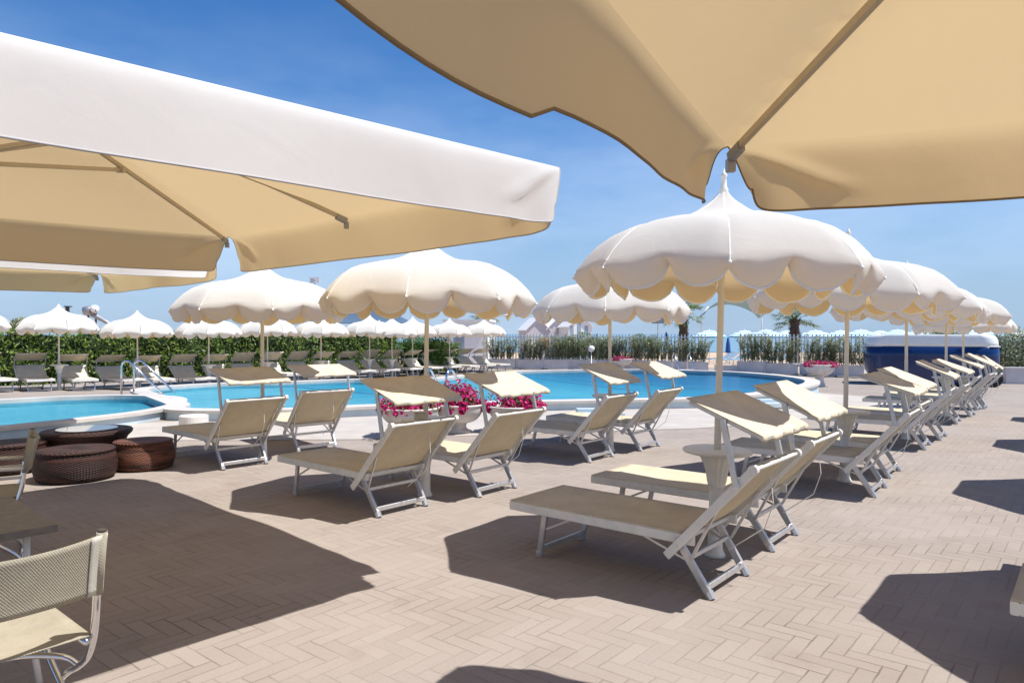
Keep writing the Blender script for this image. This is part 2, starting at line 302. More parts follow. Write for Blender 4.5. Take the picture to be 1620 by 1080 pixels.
M['navy'] = simple('navy_gloss_paint', (.007, .026, .105), .14, var=.15, scale=1.2, spec=.6)
M['gwhite'] = simple('white_gloss_paint', (.78, .78, .76), .25, var=.06)
M['tyre'] = simple('tyre_rubber', (.02, .02, .02), .8)
M['blue'] = simple('blue_canvas', (.02, .10, .36), .8); M['teal'] = simple('teal_canvas', (.01, .36, .34), .8)
M['tent'] = fabric('grey_blue_canvas', (.16, .25, .36), (.12, .2, .3), .3); M['sail'] = fabric('pale_sail', (.42, .55, .58), (.35, .5, .55), .3)
M['bluedoor'] = simple('pale_blue_door', (.28, .40, .50), .6)
M['orange'] = simple('orange_paint', (.7, .28, .06), .6); M['purple'] = simple('lilac_paint', (.36, .24, .5), .6); M['bblue'] = simple('bright_blue_paint', (.05, .14, .6), .6)
M['red'] = simple('red_paint', (.55, .05, .05), .6); M['steel'] = simple('grey_steel', (.32, .33, .35), .45, metal=.4)
M['cyan'] = simple('cyan_canvas', (.16, .46, .62), .8, var=.05); M['whitec'] = simple('white_canvas', (.84, .86, .86), .85, var=.04)

# ------------------------------------------------------------------ ground, beach, sea
mb = MB()
xs = [-400,-60]+[i*.8-24 for i in range(66)]+[60, 400]; ys = [-60,-6]+[i*.75 for i in range(53)]
def sheet(xs, ys, zf):
    m = MB(); nx = len(xs); m.add([(x, y, zf(x, y)) for y in ys for x in xs], [(j*nx+i, j*nx+i+1, (j+1)*nx+i+1, (j+1)*nx+i) for j in range(len(ys)-1) for i in range(nx-1)]); return m
tag(sheet(xs, ys, gz).build('paved_terrace', M['paver'], smooth=True), kind='structure')
M['sand'] = simple('beach_sand', (.52, .38, .26), .95, var=.14, scale=.6, bump=.4, bscale=10)
tag(sheet([-900,-60,0,60,900], [39.02, 60, 120], lambda x, y: -.27-.012*(y-39)).build('beach', M['sand']), kind='structure')
m, n, b = newmat('sea_water'); M['sea'] = m; b.inputs['Base Color'].default_value = (.17, .29, .36, 1); b.inputs['Roughness'].default_value = .35
t = N(n, 'ShaderNodeTexCoord'); no = N(n, 'ShaderNodeTexNoise'); no.inputs['Scale'].default_value = .5; no.inputs['Detail'].default_value = 5; n.links.new(t.outputs['Object'], no.inputs[0])
bp = N(n, 'ShaderNodeBump'); bp.inputs['Strength'].default_value = .6; bp.inputs['Distance'].default_value = .3; n.links.new(no.outputs[0], bp.inputs['Height']); n.links.new(bp.outputs[0], b.inputs['Normal'])
tag(sheet([-12000,-2000,-400,400,2000,12000], [100, 300, 2000, 14000], lambda x, y: -.95).build('sea', M['sea']), kind='structure')

# ------------------------------------------------------------------ swimming pools
def crom(pts, k=8, closed=True):
    n = len(pts); outp = []
    for i in range(n if closed else n-1):
        p0, p1, p2, p3 = [Vector(pts[(i+q) % n]) if closed else Vector(pts[min(max(i+q, 0), n-1)]) for q in (-1, 0, 1, 2)]
        for s in range(k):
            t = s/k; outp.append(.5*((2*p1)+(p2-p0)*t+(2*p0-5*p1+4*p2-p3)*t*t+(3*p1-p0-3*p2+p3)*t**3))
    if not closed: outp.append(Vector(pts[-1]))
    return outp
def offs(c, d):
    n = len(c); r = []
    for i in range(n):
        t = (c[(i+1) % n]-c[i-1]).normalized(); r.append(c[i]+Vector((t.y, -t.x))*d)
    return r
ZC, ZW, ZF = .20, .135, .03
main_px = [(302,645),(440,645),(590,639),(730,635),(860,632),(1000,629.5),(1110,627),(1185,621),(1240,612.5),(1272,605),(1262,598),(1200,591),(1130,587),(1000,584.5),(840,586.5),(760,592),(700,598),(640,601),(560,600),(445,604),(360,606),(300,609),(236,615),(272,628),(300,638)]
MAIN = crom([px(x, y, ZC) for x, y in main_px])
kid = [px(272,631,ZC), px(262,640,ZC), px(213,650,ZC), px(110,662,ZC), px(0,673,ZC), (-9.0,8.7), (-11.5,8.6), (-13.6,11.5), (-13.0,13.7), px(0,632.5,ZC), px(90,628,ZC), px(180,625.5,ZC), px(245,627,ZC)]
KID = crom(kid)
def area(c): return sum(c[i].x*c[(i+1) % len(c)].y-c[(i+1) % len(c)].x*c[i].y for i in range(len(c)))
if area(MAIN) < 0: MAIN.reverse()
if area(KID) < 0: KID.reverse()
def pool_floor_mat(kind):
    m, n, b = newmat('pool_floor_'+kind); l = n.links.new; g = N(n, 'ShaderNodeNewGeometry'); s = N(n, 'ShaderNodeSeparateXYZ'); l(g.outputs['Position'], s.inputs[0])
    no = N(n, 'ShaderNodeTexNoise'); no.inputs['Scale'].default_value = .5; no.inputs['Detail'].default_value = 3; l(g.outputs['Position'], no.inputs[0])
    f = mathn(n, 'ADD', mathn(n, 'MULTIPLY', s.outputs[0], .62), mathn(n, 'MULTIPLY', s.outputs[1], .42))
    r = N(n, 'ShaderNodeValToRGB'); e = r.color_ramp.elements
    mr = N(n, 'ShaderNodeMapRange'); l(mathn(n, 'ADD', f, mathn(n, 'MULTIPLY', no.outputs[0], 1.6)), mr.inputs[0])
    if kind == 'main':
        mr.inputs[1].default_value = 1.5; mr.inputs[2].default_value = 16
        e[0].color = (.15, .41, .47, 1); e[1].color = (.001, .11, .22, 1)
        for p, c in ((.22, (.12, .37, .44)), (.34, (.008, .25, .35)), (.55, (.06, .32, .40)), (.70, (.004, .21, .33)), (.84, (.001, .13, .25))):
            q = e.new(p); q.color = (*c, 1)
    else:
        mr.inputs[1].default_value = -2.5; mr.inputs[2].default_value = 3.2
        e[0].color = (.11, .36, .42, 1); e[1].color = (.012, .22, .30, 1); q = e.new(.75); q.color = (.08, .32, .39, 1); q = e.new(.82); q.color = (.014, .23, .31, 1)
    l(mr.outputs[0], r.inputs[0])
    # rippling light through the water, painted into the floor colour
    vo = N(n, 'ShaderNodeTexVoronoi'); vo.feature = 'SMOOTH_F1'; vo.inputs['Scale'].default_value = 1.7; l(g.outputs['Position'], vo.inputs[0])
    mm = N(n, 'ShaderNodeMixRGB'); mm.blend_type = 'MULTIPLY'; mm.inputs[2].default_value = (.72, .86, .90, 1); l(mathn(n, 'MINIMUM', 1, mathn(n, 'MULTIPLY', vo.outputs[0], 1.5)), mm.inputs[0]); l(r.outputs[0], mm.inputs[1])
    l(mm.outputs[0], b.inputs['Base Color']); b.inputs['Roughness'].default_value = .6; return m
m = bpy.data.materials.new('pool_water'); m.use_nodes = True; n = m.node_tree; n.nodes.clear(); M['water'] = m; l = n.links.new
o = N(n, 'ShaderNodeOutputMaterial'); tp = N(n, 'ShaderNodeBsdfTransparent'); tp.inputs[0].default_value = (.86, .97, 1, 1); gl = N(n, 'ShaderNodeBsdfGlossy'); gl.inputs['Roughness'].default_value = .04
g = N(n, 'ShaderNodeNewGeometry'); no = N(n, 'ShaderNodeTexNoise'); no.inputs['Scale'].default_value = 3.2; no.inputs['Detail'].default_value = 4; l(g.outputs['Position'], no.inputs[0])
bp = N(n, 'ShaderNodeBump'); bp.inputs['Strength'].default_value = .5; bp.inputs['Distance'].default_value = .03; l(no.outputs[0], bp.inputs['Height']); l(bp.outputs[0], gl.inputs['Normal'])
fz = N(n, 'ShaderNodeFresnel'); fz.inputs[0].default_value = 1.2; l(bp.outputs[0], fz.inputs[1]); mx = N(n, 'ShaderNodeMixShader'); l(mathn(n, 'MINIMUM', mathn(n, 'MULTIPLY', fz.outputs[0], .4), .15), mx.inputs[0])
l(tp.outputs[0], mx.inputs[1]); l(gl.outputs[0], mx.inputs[2]); l(mx.outputs[0], o.inputs[0])
def loft(m, a, za, b, zb, mi=None):
    n = len(a); f = lambda z, p: z(p.x, p.y) if callable(z) else z
    m.add([(p.x, p.y, f(za, p)) for p in a]+[(p.x, p.y, f(zb, p)) for p in b], [(i, (i+1) % n, n+(i+1) % n, n+i) for i in range(n)], mi)
def pool(name, C, label, kind, cw, parent_label):
    t = empty(name, (C[0].x, C[0].y, 0), 0, label, 'pool'); ox = Matrix.Translation((-C[0].x, -C[0].y, 0))
    def pb(m, nm, mat, **k):
        m.v = [(x-C[0].x, y-C[0].y, z) for x, y, z in m.v]; return m.build(nm, mat, t, **k)
    o1 = offs(C, cw); o0 = offs(C, -.0)
    m = MB(); loft(m, o0, ZC, o1, ZC); loft(m, o1, ZC, o1, ZC-.055); loft(m, o1, ZC-.055, offs(C, cw-.05), ZC-.055); loft(m, o0, ZC-.09, o0, ZC); pb(m, 'coping', M['coping'])
    m = MB(); o2 = offs(C, cw-.05); loft(m, o2, ZC-.055, o2, lambda x, y: gz(x, y)-.05); pb(m, 'outer_wall', M['poolwall'])
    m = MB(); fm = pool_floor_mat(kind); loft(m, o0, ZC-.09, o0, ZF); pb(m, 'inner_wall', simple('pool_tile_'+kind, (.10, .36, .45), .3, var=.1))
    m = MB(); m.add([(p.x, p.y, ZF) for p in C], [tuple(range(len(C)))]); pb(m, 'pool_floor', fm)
    m = MB(); m.add([(p.x, p.y, ZW) for p in C], [tuple(range(len(C)))]); tag(m.build('pool_water' if kind == 'main' else 'paddling_pool_water', M['water']), kind='structure')
    return t
# keep the two copings apart where the pools touch: the paddling pool sits 3 mm prouder
t = pool('swimming_pool', MAIN, 'large curved raised swimming pool with pale stone coping behind the loungers', 'main', .42, '')
ZC += .003
pool('paddling_pool', KID, 'small round-ended raised paddling pool behind the wicker stools at the left', 'kid', .28, ''); ZC -= .003
m = MB()                                                   # dark lane lines on the floor
for a, b_ in (((850,598),(1010,618)), ((905,600),(1190,620)), ((470,612),(620,626)), ((380,634),(430,626))):
    p, q = Vector((*px(*a, ZF), ZF+.006)), Vector((*px(*b_, ZF), ZF+.006)); m.bar(p-Vector((MAIN[0].x, MAIN[0].y, 0)), q-Vector((MAIN[0].x, MAIN[0].y, 0)), .16, .006)
m.build('lane_line', simple('lane_tile', (.03, .22, .34), .5), t)
# pale concrete surround on the near side
inn = [px(*p, 0) for p in [(-120,706),(0,701),(90,692),(190,682),(270,676),(350,672),(440,668),(590,664),(730,657),(860,652),(1000,648),(1110,645),(1200,638),(1270,626),(1320,612)]]
outr = [px(*p, 0) for p in [(-150,740),(0,716),(100,705),(200,699),(280,697),(360,697),(440,696),(590,695),(730,690),(860,686),(1000,681),(1130,676),(1290,660),(1420,640),(1470,622)]]
ci, cx_ = crom(inn, 5, False), crom(outr, 5, False)
ci = [p+(p-q).normalized()*.9 for p, q in zip(ci, cx_)]
m = MB(); nn = len(ci)
m.grid(lambda u, v: (lambda a, b: (a.x+(b.x-a.x)*v, a.y+(b.y-a.y)*v, gz(a.x+(b.x-a.x)*v, a.y+(b.y-a.y)*v)+.006))(ci[min(nn-1, round(u*(nn-1)))], cx_[min(nn-1, round(u*(nn-1)))]), nn-1, 10)
tag(m.build('pool_surround_path', M['concrete']), kind='structure')
# drum and steps against the wall
x, y = px(306, 676); m = MB(); m.lathe([(.225,0),(.235,.03),(.235,.19),(.225,.205),(.0,.205)], 28)
tag(m.build('drum_step', M['bowl'], smooth=False, loc=(x, y, .004)), 'short white round drum on the deck against the pool wall', 'pool step')
for sx, sy, ln, lab in ((950, 661, .9, 'pale grey concrete step against the pool wall behind the middle loungers'), (1232, 644, .9, 'pale grey concrete step against the pool wall near its right end')):
    x, y = px(sx, sy); m = MB(); m.box(-ln/2, ln/2, -.18, .16, 0, .10); m.box(-ln/2+.002, ln/2-.002, 0, .16, .1, .165)
    o = m.build('pool_step', M['poolwall'], loc=(x, y+.05, .008)); o.rotation_euler.z = .08 if sx < 1000 else .3; bevel(o, .01); tag(o, lab, 'pool step', 'steps up to the pool')
def ladder(name, loc, rz, label, h=.85, w=.5, ln=1.05):
    t = empty(name, loc, rz, label, 'pool ladder', 'chrome pool ladders')
    for s in (-1, 1):
        m = MB(); pts = [(0, s*w/2, -.05), (0, s*w/2, h*.72)]
        for k in range(1, 10):
            a = PI-k*PI*.78/9; pts.append((.17+.17*math.cos(a), s*w/2, h*.72+.17*math.sin(a)))
        pts.append((ln, s*w/2, -.0)); m.tube(pts, .024, 10); m.build('handrail', M['chrome'], t, True)
    m = MB()
    for k in range(2): m.bar((ln-.1-.02*k, -w/2, .02-.1*k), (ln-.1-.02*k, w/2, .02-.1*k), .09, .025)
    m.build('rung', M['chrome'], t)
x, y = px(188, 621, ZC); ladder('pool_ladder', (x+.15, y+.1, ZC), R(-16), 'chrome ladder with two looped rails at the end of the paddling pool', .82, .38, 1.2)
x, y = px(1078, 583.5, ZC); ladder('pool_ladder', (x, y+.25, ZC-.02), R(-85), 'chrome ladder on the far edge of the pool in front of white planters', .6, .62, .9)
x, y = px(690, 640, ZC); ladder('pool_ladder', (x, y-.2, ZC-.02), R(65), 'chrome ladder on the near pool edge behind the pink flower bowls', .75, .5, .9)

# ------------------------------------------------------------------ sun lounger
def make_lounger(bl=.526, bz=.575, top=1.10, ln=.80, cloth='sling'):
    t = empty('sun_lounger'); tag(t, 'x', 'sun lounger', 'beige sun loungers around the pool')
    hw = .325; zf = .345; F0, P0 = -1.36, 0.0
    m = MB()
    for s in (-1, 1): m.bar((F0+.02, s*hw, zf), (P0+.06, s*hw, zf), .028, .062)
    m.bar((F0, -hw-.014, zf), (F0, hw+.014, zf), .04, .062); m.bar((P0-.03, -hw, zf-.01), (P0-.03, hw, zf-.01), .03, .03)
    for s in (-1, 1):                                            # rivets
        for x in (F0+.22, F0+.32, P0-.06, P0+.02): m.tube([(x, s*(hw+.014), zf), (x, s*(hw+.02), zf)], .008, 8)
    m.build('seat_frame', M['white'], t)
    m = MB(); m.grid(lambda u, v: (F0-.018+u*(P0+.0-F0), (v-.5)*2*(hw+.012), zf+.036-.028*(1-(2*v-1)**4)*math.sin(PI*min(1, max(0, u)))**.5), 24, 14)
    thick(m.build('seat_mesh', M[cloth], t, True), .006)
    d = Vector((bl, 0, bz)).normalized(); L0 = Vector((-.10, 0, .235)); L1 = L0+d*ln; bw = hw+.045
    m = MB()
    for s in (-1, 1):
        o_ = Vector((0, s*bw, 0)); m.bar(L0+o_, L1+o_, .026, .052)
        m.tube([L1+o_+Vector((0, -s*.014, 0)), L1+o_+Vector((0, s*.02, 0))], .03, 12)
        m.tube([L0+d*.1+o_, L0+d*.1+o_+Vector((0, s*.02, 0))], .01, 8)
        m.tube([L0+d*.66+o_, L0+d*.66+o_+Vector((0, s*.03, 0))], .022, 8)
    m.tube([L1+Vector((0, -bw, 0)), L1+Vector((0, bw, 0))], .013, 10); m.tube([L0+d*.16+Vector((0, -bw, 0)), L0+d*.16+Vector((0, bw, 0))], .014, 8)
    m.build('backrest_frame', M['white'], t)
    m = MB(); nrm = Vector((-d.z, 0, d.x))
    m.grid(lambda u, v: L0+d*(.16+(ln-.15)*u)+Vector((0, (v-.5)*2*(bw-.02), 0))+nrm*(.022-.035*(1-(2*v-1)**4)*math.sin(PI*min(1,max(0,u)))**.6), 16, 14)
    bk = thick(m.build('backrest_mesh', M[cloth], t, True), .006)
    # legs
    for s in (-1, 1):
        m = MB(); m.bar((F0+.27, s*(hw-.035), zf-.03), (F0+.205, s*(hw-.05), 0), .026, .045, (1,0,0)); m.tube([(F0+.205, s*(hw-.05), .035), (F0+.203, s*(hw-.05), 0)], .026, 8); m.build('leg', M['alu'], t)
        m = MB(); m.bar((-.06, s*(hw-.035), zf-.03), (.15, s*(hw-.05), 0), .028, .05, (1,0,0)); m.tube([(.13, s*(hw-.05), .04), (.152, s*(hw-.05), 0)], .028, 8); m.build('leg', M['alu'], t)
    m = MB(); m.bar((F0+.215, -hw+.05, .055), (F0+.215, hw-.05, .055), .022, .035); m.build('leg_brace', M['alu'], t)
    m = MB(); m.bar((.122, -hw+.05, .065), (.122, hw-.05, .065), .026, .042); m.bar((.015, -hw+.04, .225), (.015, hw-.04, .225), .02, .03); m.build('leg_brace', M['alu'], t)
    for s in (-1, 1):
        for a, b_, w1, h1 in (((F0+.5, s*(hw-.03), zf-.03), (F0+.235, s*(hw-.045), .19), .01, .016), ((-.32, s*(hw-.03), zf-.03), (.03, s*(hw-.045), .19), .01, .016), ((.03, s*(hw-.02), .22), L0+d*.45+Vector((0, s*(bw-.03), -.02)), .012, .02)):
            m = MB(); m.bar(a, b_, w1, h1); m.build('stay', M['alu'], t)
    m = MB(); tp = L0+d*.68; m.tube([tp+Vector((0, bw*.35, -.03)), tp+Vector((.02, bw*.33, -.2)), tp+Vector((-.03, bw*.3, -.36)), (.1, .1, .2)], .0035, 5); m.build('cord', M['white'], t)
    A = L0+d*.66; T = Vector((.265, 0, top))
    for s in (-1, 1): m = MB(); m.bar(A+Vector((0, s*(bw+.022), 0)), T+Vector((0, s*(bw+.018), 0)), .024, .036, (1,0,0)); m.build('shade_arm', M['alu'], t)
    fr = MB(); sw = bw+.01
    for s in (-1, 1): fr.bar((-.22, s*(sw-.012), -.012), (.25, s*(sw-.012), -.012), .016, .022)
    fr.bar((-.22, -sw, -.012), (-.22, sw, -.012), .018, .02); fr.bar((.25, -sw, -.014), (.25, sw, -.014), .018, .02)
    rnd = random.Random(4)
    wob = [rnd.uniform(-.006, .006) for _ in range(40)]
    c = MB()
    def sh(u, v):
        y = (v-.5)*2*(sw+.012); e = abs(2*v-1)
        x = -.25+.54*u; z = .006-.020*math.sin(PI*u)*(1-e**4)
        if u > .93: z -= .035*(u-.93)/.07+wob[int(v*24)]*.8; x -= .02*(u-.93)/.07-wob[int(v*24)+9]
        return (x, y, z)
    c.grid(sh, 16, 24)
    sc = c.build('sunshade', M['shade'], t, True); thick(sc, .004); sc.location = T+Vector((0,0,.012)); sc.rotation_euler.y = R(22)
    fr.build('shade_frame', M['alu'], sc)
    return t, sc
lounger, _ = make_lounger()
flat, _ = make_lounger(.56, .42, .98, .78, 'slingf')
firsts = {}
def place_lounger(rear_near, ang, label, group='beige sun loungers around the pool', tilt=None, z=None, far=False):
    """rear_near: ground point of the rear foot on the near side; ang: turn from the common axis in degrees"""
    hd = Matrix.Rotation(R(ang), 2) @ HD; rd = Vector((-hd.y, hd.x)); o = Vector(rear_near)-hd*.14+rd*.28
    src = flat if far else lounger; q = copy_tree(src) if src.name in firsts else src
    firsts[src.name] = 1
    if q is src: KIDS[src.name] = kids(src); [KIDS.setdefault(c.name, kids(c)) for c in KIDS[src.name]]
    put(q, (o.x, o.y, gz(o.x, o.y)+.004 if z is None else z), math.atan2(hd.y, hd.x), label, group)
    if tilt is not None:
        for c in kids(q):
            if c.name.startswith('sunshade'): c.rotation_euler.y = R(tilt)
    return q
NEAR = [((1124,949), 0, 'nearest beige lounger, left of the table of the closest right-hand umbrella', 22),
 ((1221,873), 1, 'beige lounger behind the table of the closest right-hand umbrella', 24),
 ((597,819), -1.5, 'beige lounger in front of the pink flower bowls, left of its umbrella pole', 20),
 ((757,787), 0, 'beige lounger right of the umbrella pole that stands before the pink flower bowls', 20),
 ((351,744), -2, 'beige lounger just right of the brown wicker stools, shade half in sun', 16),
 ((471,716), -9, 'beige lounger behind the umbrella pole nearest the wicker stools, its back to the camera', 12),
 ((932,732), 1, 'beige lounger right of the three pink flower bowls, front one of its pair', 24),
 ((1013,714), 2, 'beige lounger right of the three pink flower bowls, rear one of its pair', 20),
 ((1383,787), 2, 'beige lounger left of the second umbrella of the right-hand row', 18),
 ((1407,757), 1, 'beige lounger on the far side of the second umbrella of the right-hand row', 21),
 ((1463,712), 3, 'beige lounger on the near side of the third umbrella of the right-hand row', 24),
 ((1488,697), 1, 'beige lounger on the far side of the third umbrella of the right-hand row', 20),
 ((1514,671), 2, 'beige lounger on the near side of the fourth umbrella of the right-hand row', 23),
 ((1536,659), 0, 'beige lounger on the far side of the fourth umbrella of the right-hand row', 24),
 ((1548,641), 2, 'beige lounger before the navy trailer, nearer of the last pair in the right-hand row', 34),
 ((1559,636), 3, 'beige lounger before the navy trailer wheel, very last of the right-hand row', 36)]
for p, a, lab, tl in NEAR: place_lounger(px(*p), a, lab, tilt=tl)
for fx, lab in (((2.315, 3.30), 'white lounger frame poking in at the right edge, lower one'), ((3.22, 4.45), 'white lounger frame poking in at the right edge, upper one')):
    place_lounger(Vector(fx)+HD*1.52-RD*.0, 0, lab)

# ------------------------------------------------------------------ scalloped umbrella
def canopy_mesh(seed, nseg=18, trim=True, puff=.03, calm=1, far_=False):
    rnd = random.Random(seed); m = MB()
    prof = [(.0,2.53),(.012,2.525),(.03,2.50),(.055,2.472),(.085,2.448),(.12,2.424),(.175,2.385),(.25,2.346),(.36,2.315),(.48,2.296),(.6,2.276),(.71,2.250),(.81,2.210),(.90,2.150),(.975,2.072),(1.03,1.995),(1.06,1.945)]
    prof = [(r*1.03, z+(.03*math.exp(-r/.04) if r < .3 else 0)-.02*sst((r-.2)/.4)) for r, z in prof]
    if far_: prof = [(r, 2.55-(2.53-z)*1.2) for r, z in prof]
    n = 8*nseg; nr = len(prof)
    ph = [rnd.uniform(0, 6.28) for _ in range(40)]; flare = [rnd.gauss(0, .03)*calm for _ in range(17)]; dpt = [rnd.uniform(.9, 1.1) for _ in range(17)]; pf = [rnd.uniform(.6, 1.4) for _ in range(9)]
    edge = []
    for i in range(n):
        pn = i//nseg; t = (i % nseg)/nseg; a = 2*PI*i/n+PI/8; tt = 2*t-1
        oct_ = math.cos(PI/8)/math.cos((t-.5)*PI/4)
        colv = []
        for q, (r, z) in enumerate(prof):
            k = sst(r/.7); rr = r*(1+(oct_/1.0-1)*k*1.25); bul = max(0, 1-abs(tt)**2.2)**.62
            zz = z-.020*sst((r-.2)/.4)+puff*1.6*pf[pn]*bul*sst((r-.2)/.5)
            if r > .6: rr += (-.006*bul)*sst((r-.55)/.45)+.005*math.sin(tt*34+ph[pn])*math.exp(-(1-abs(tt))/.22)*sst((r-.75)/.25)*calm
            if 0 < r: zz += .004*math.sin(a*5+r*7+ph[pn])*sst(r/.5)*calm
            if r > .85 and abs(tt) > .8: rr -= .012*(abs(tt)-.8)*5
            colv.append((rr, zz))
        sc = int(t*2); u = t*2-sc; si = pn*2+sc
        dep = (.03+.148*max(0, math.sin(PI*u))**.58*dpt[si]); rr, zz = colv[-1]
        for q in range(1, 7):
            w_ = q/6; wv = flare[si]*math.sin(PI*u)*w_+.018*math.sin(PI*w_)*math.sin(PI*u)-.02*w_
            colv.append((rr-.035*w_*w_-.03*(1-abs(tt))*w_+wv+.008*math.sin(u*9+ph[si+10])*w_*calm, zz-dep*w_))
        vs = [(r*math.cos(a), r*math.sin(a), z) for r, z in colv]; m.v += vs; edge.append(Vector(vs[-1])); k = len(colv)
    m.f = [(i*k+q, i*k+q+1, ((i+1) % n)*k+q+1, ((i+1) % n)*k+q) for i in range(n) for q in range(k-1)]; m.m = [0]*len(m.f)
    if trim: m.tube([p+Vector((rnd.uniform(-.002,.002), rnd.uniform(-.002,.002), rnd.uniform(-.004,.004))) for p in edge]+[edge[0]], .0085, 5, False, mi=1)
    # sewn seams and the ties at the rib tips
    for p in range(8):
        b = p*nseg*k; m.tube([Vector(m.v[b+q]) for q in range(1, nr)], .0028 if trim else .006, 5, False, mi=1)
        if trim: c_ = Vector(m.v[b+nr]); m.lathe([(0,-.013),(.009,-.008),(.012,0),(.008,.010),(0,.013)], 8, c_, mi=1)
    m.sharp = [(p*nseg*k+q, p*nseg*k+q+1) for p in range(8) for q in range(1, k-1)]
    return m
def make_umbrella(seed, far=False, dz=0):
    t = empty('scalloped_umbrella'); tag(t, 'x', 'umbrella', 'scalloped cream umbrellas around the pool')
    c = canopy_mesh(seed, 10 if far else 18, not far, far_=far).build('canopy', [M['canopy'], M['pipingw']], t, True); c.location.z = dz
    m = MB(); m.lathe([(.0245,.62),(.0245,1.2),(.0225,1.21),(.0225,2.36+dz)], 14); m.build('pole', M['pole'], t, True)
    m = MB(); z = 2.50+dz; m.lathe([(.03,z),(.034,z+.03),(.022,z+.06),(.018,z+.12),(.026,z+.135),(.012,z+.155),(.0,z+.19)] if not far else [(.02,z),(.014,z+.05),(0,z+.1)], 12); m.build('finial', M['plastic'], t, True)
    for k in range(8):
        a = 2*PI*k/8+PI/8; ca, sa = math.cos(a), math.sin(a); m = MB()
        m.tube([(r*ca, r*sa, z+dz) for r, z in ((.03,2.25),(.26,2.255),(.5,2.226),(.74,2.178),(.84,2.132),(.93,2.072),(1.01,2.0),(1.055,1.945))], .007, 6)
        if not far: m.tube([(.03*ca, .03*sa, 1.98+dz), (.5*ca, .5*sa, 2.22+dz)], .006, 6)
        m.build('rib', M['pole'], t)
    m = MB(); m.lathe([(.02,.72),(.20,.735),(.238,.745),(.245,.757),(.24,.768),(.225,.772),(.03,.768)], 40); m.build('table_top', M['plastic'], t, True)
    m = MB(); m.lathe([(.052,.50),(.06,.515),(.066,.54),(.075,.60),(.092,.66),(.112,.70),(.12,.722),(.124,.732)], 32, fl=.035); m.build('table_neck', M['plastic'], t)
    m = MB(); m.lathe([(.075,0),(.07,.02),(.06,.035),(.053,.06),(.05,.2),(.05,.5)], 20); m.build('pedestal', M['plastic'], t, True)
    return t
def umb(loc, seed, label, far_src=None, dz=0, rz=0, lean=(0,0), group='scalloped cream umbrellas around the pool'):
    t = copy_tree(far_src) if far_src else make_umbrella(seed, dz=dz)
    t.location = (loc[0], loc[1], gz(*loc)+.002); t.rotation_euler = (lean[0], lean[1], rz); t['label'] = label; t['group'] = group; return t
U = [((1132,880), .10, 'large scalloped cream umbrella in front of the loungers, closest to the camera', .15, (0, .022)),
     ((672,785), 0, 'scalloped cream umbrella before the three pink flower bowls', .35, (0, .012)),
     ((415,727), -.03, 'scalloped cream umbrella behind the brown wicker stools', .05, (0, 0)),
     ((965,714), -.02, 'scalloped cream umbrella right of the pink flower bowls, over two loungers', .2, (0, 0)),
     ((1337,762), .06, 'second umbrella of the right-hand row, partly behind the nearest one', .55, (0, .02)),
     ((1434,695), .03, 'third umbrella of the right-hand row', .1, (0, 0)),
     ((1497,659), 0, 'fourth umbrella of the right-hand row, in front of the navy trailer', .3, (0, 0)),
     ((1524,635), 0, 'fifth and last umbrella of the right-hand row, before the navy trailer', 0, (0, 0))]
for i, (p, dz, lab, rz, ln) in enumerate(U): umb(px(*p), 10+i, lab, dz=dz, rz=rz, lean=ln)
# the next row to the right stands just outside the picture; its shadows reach in
proto_off = None
for i, (x, y) in enumerate([(3.98,3.60),(6.40,6.66),(8.82,9.66),(11.2,12.70)]):
    t = umb((x, y), 30, 'scalloped cream umbrella just outside the right edge, number %s from the camera' % ('one', 'two', 'three', 'four')[i], far_src=proto_off, dz=.02, rz=.12, group='umbrellas outside the right edge')
    if i == 0: proto_off = t; KIDS[t.name] = kids(t); [KIDS.setdefault(c.name, []) for c in KIDS[t.name]]

# far row along the hedge
fu = make_umbrella(77, far=True); KIDS[fu.name] = kids(fu); [KIDS.setdefault(c.name, []) for c in KIDS[fu.name]]
A0 = Vector(px(92, 625, -.22)); A1 = Vector(px(712, 591, -.22)); FR = (A1-A0).normalized(); SP = (A1-A0).length/7
FN_ = Vector((FR.y, -FR.x))                                        # from hedge towards the pool
ordn = ['first', 'second', 'third', 'fourth', 'fifth', 'sixth', 'seventh', 'eighth', 'ninth', 'tenth']
first = True; hdf = -FN_; angf = math.degrees(math.atan2(hdf.y, hdf.x)-math.atan2(HD.y, HD.x))
for k in range(-1, 9):
    p = A0+FR*SP*k+FN_*random.Random(k).uniform(-.1, .1)
    lab = 'cut-off scalloped umbrella at the left edge by the hedge' if k < 0 else '%s whole umbrella from the left in the far row along the hedge' % ordn[k]
    t = fu if first else copy_tree(fu); first = False
    put(t, (p.x, p.y, gz(p.x, p.y)), random.Random(k+50).uniform(0, .78), lab, 'umbrellas in the far row along the hedge')
    t.scale = (1, 1, random.Random(k+90).uniform(.98, 1.03))
    for s in (-1, 1):
        c = p+FR*s*.56+hdf*.1
        rd = Vector((-hdf.y, hdf.x)); rn = c+hdf*(.14+.35)-rd*.28
        rr = random.Random(k*3+s)
        nm = 'cut-off' if k < 0 else ordn[k]
        place_lounger(rn, angf+rr.uniform(-6, 6), ('far lounger left of the %s umbrella pole in the row along the hedge' if s < 0 else 'far lounger right of the %s umbrella pole in the row along the hedge') % nm, 'loungers in the far row along the hedge', tilt=rr.choice([22, 26, 30, 36]), far=True)
for i, (x, yb, lab) in enumerate([(620, 597, 'extra scalloped umbrella standing half behind the seventh one of the far row'), (432, 589, 'small white umbrella canopy just showing over the hedge, left of the lilac play panels'), (600, 584, 'small white umbrella canopy over the hedge next to the lilac play panels')]):
    p = px(x, yb, -.22); t = put(copy_tree(fu), (p[0], p[1], gz(*p)), .3, lab, 'umbrellas in the far row along the hedge')

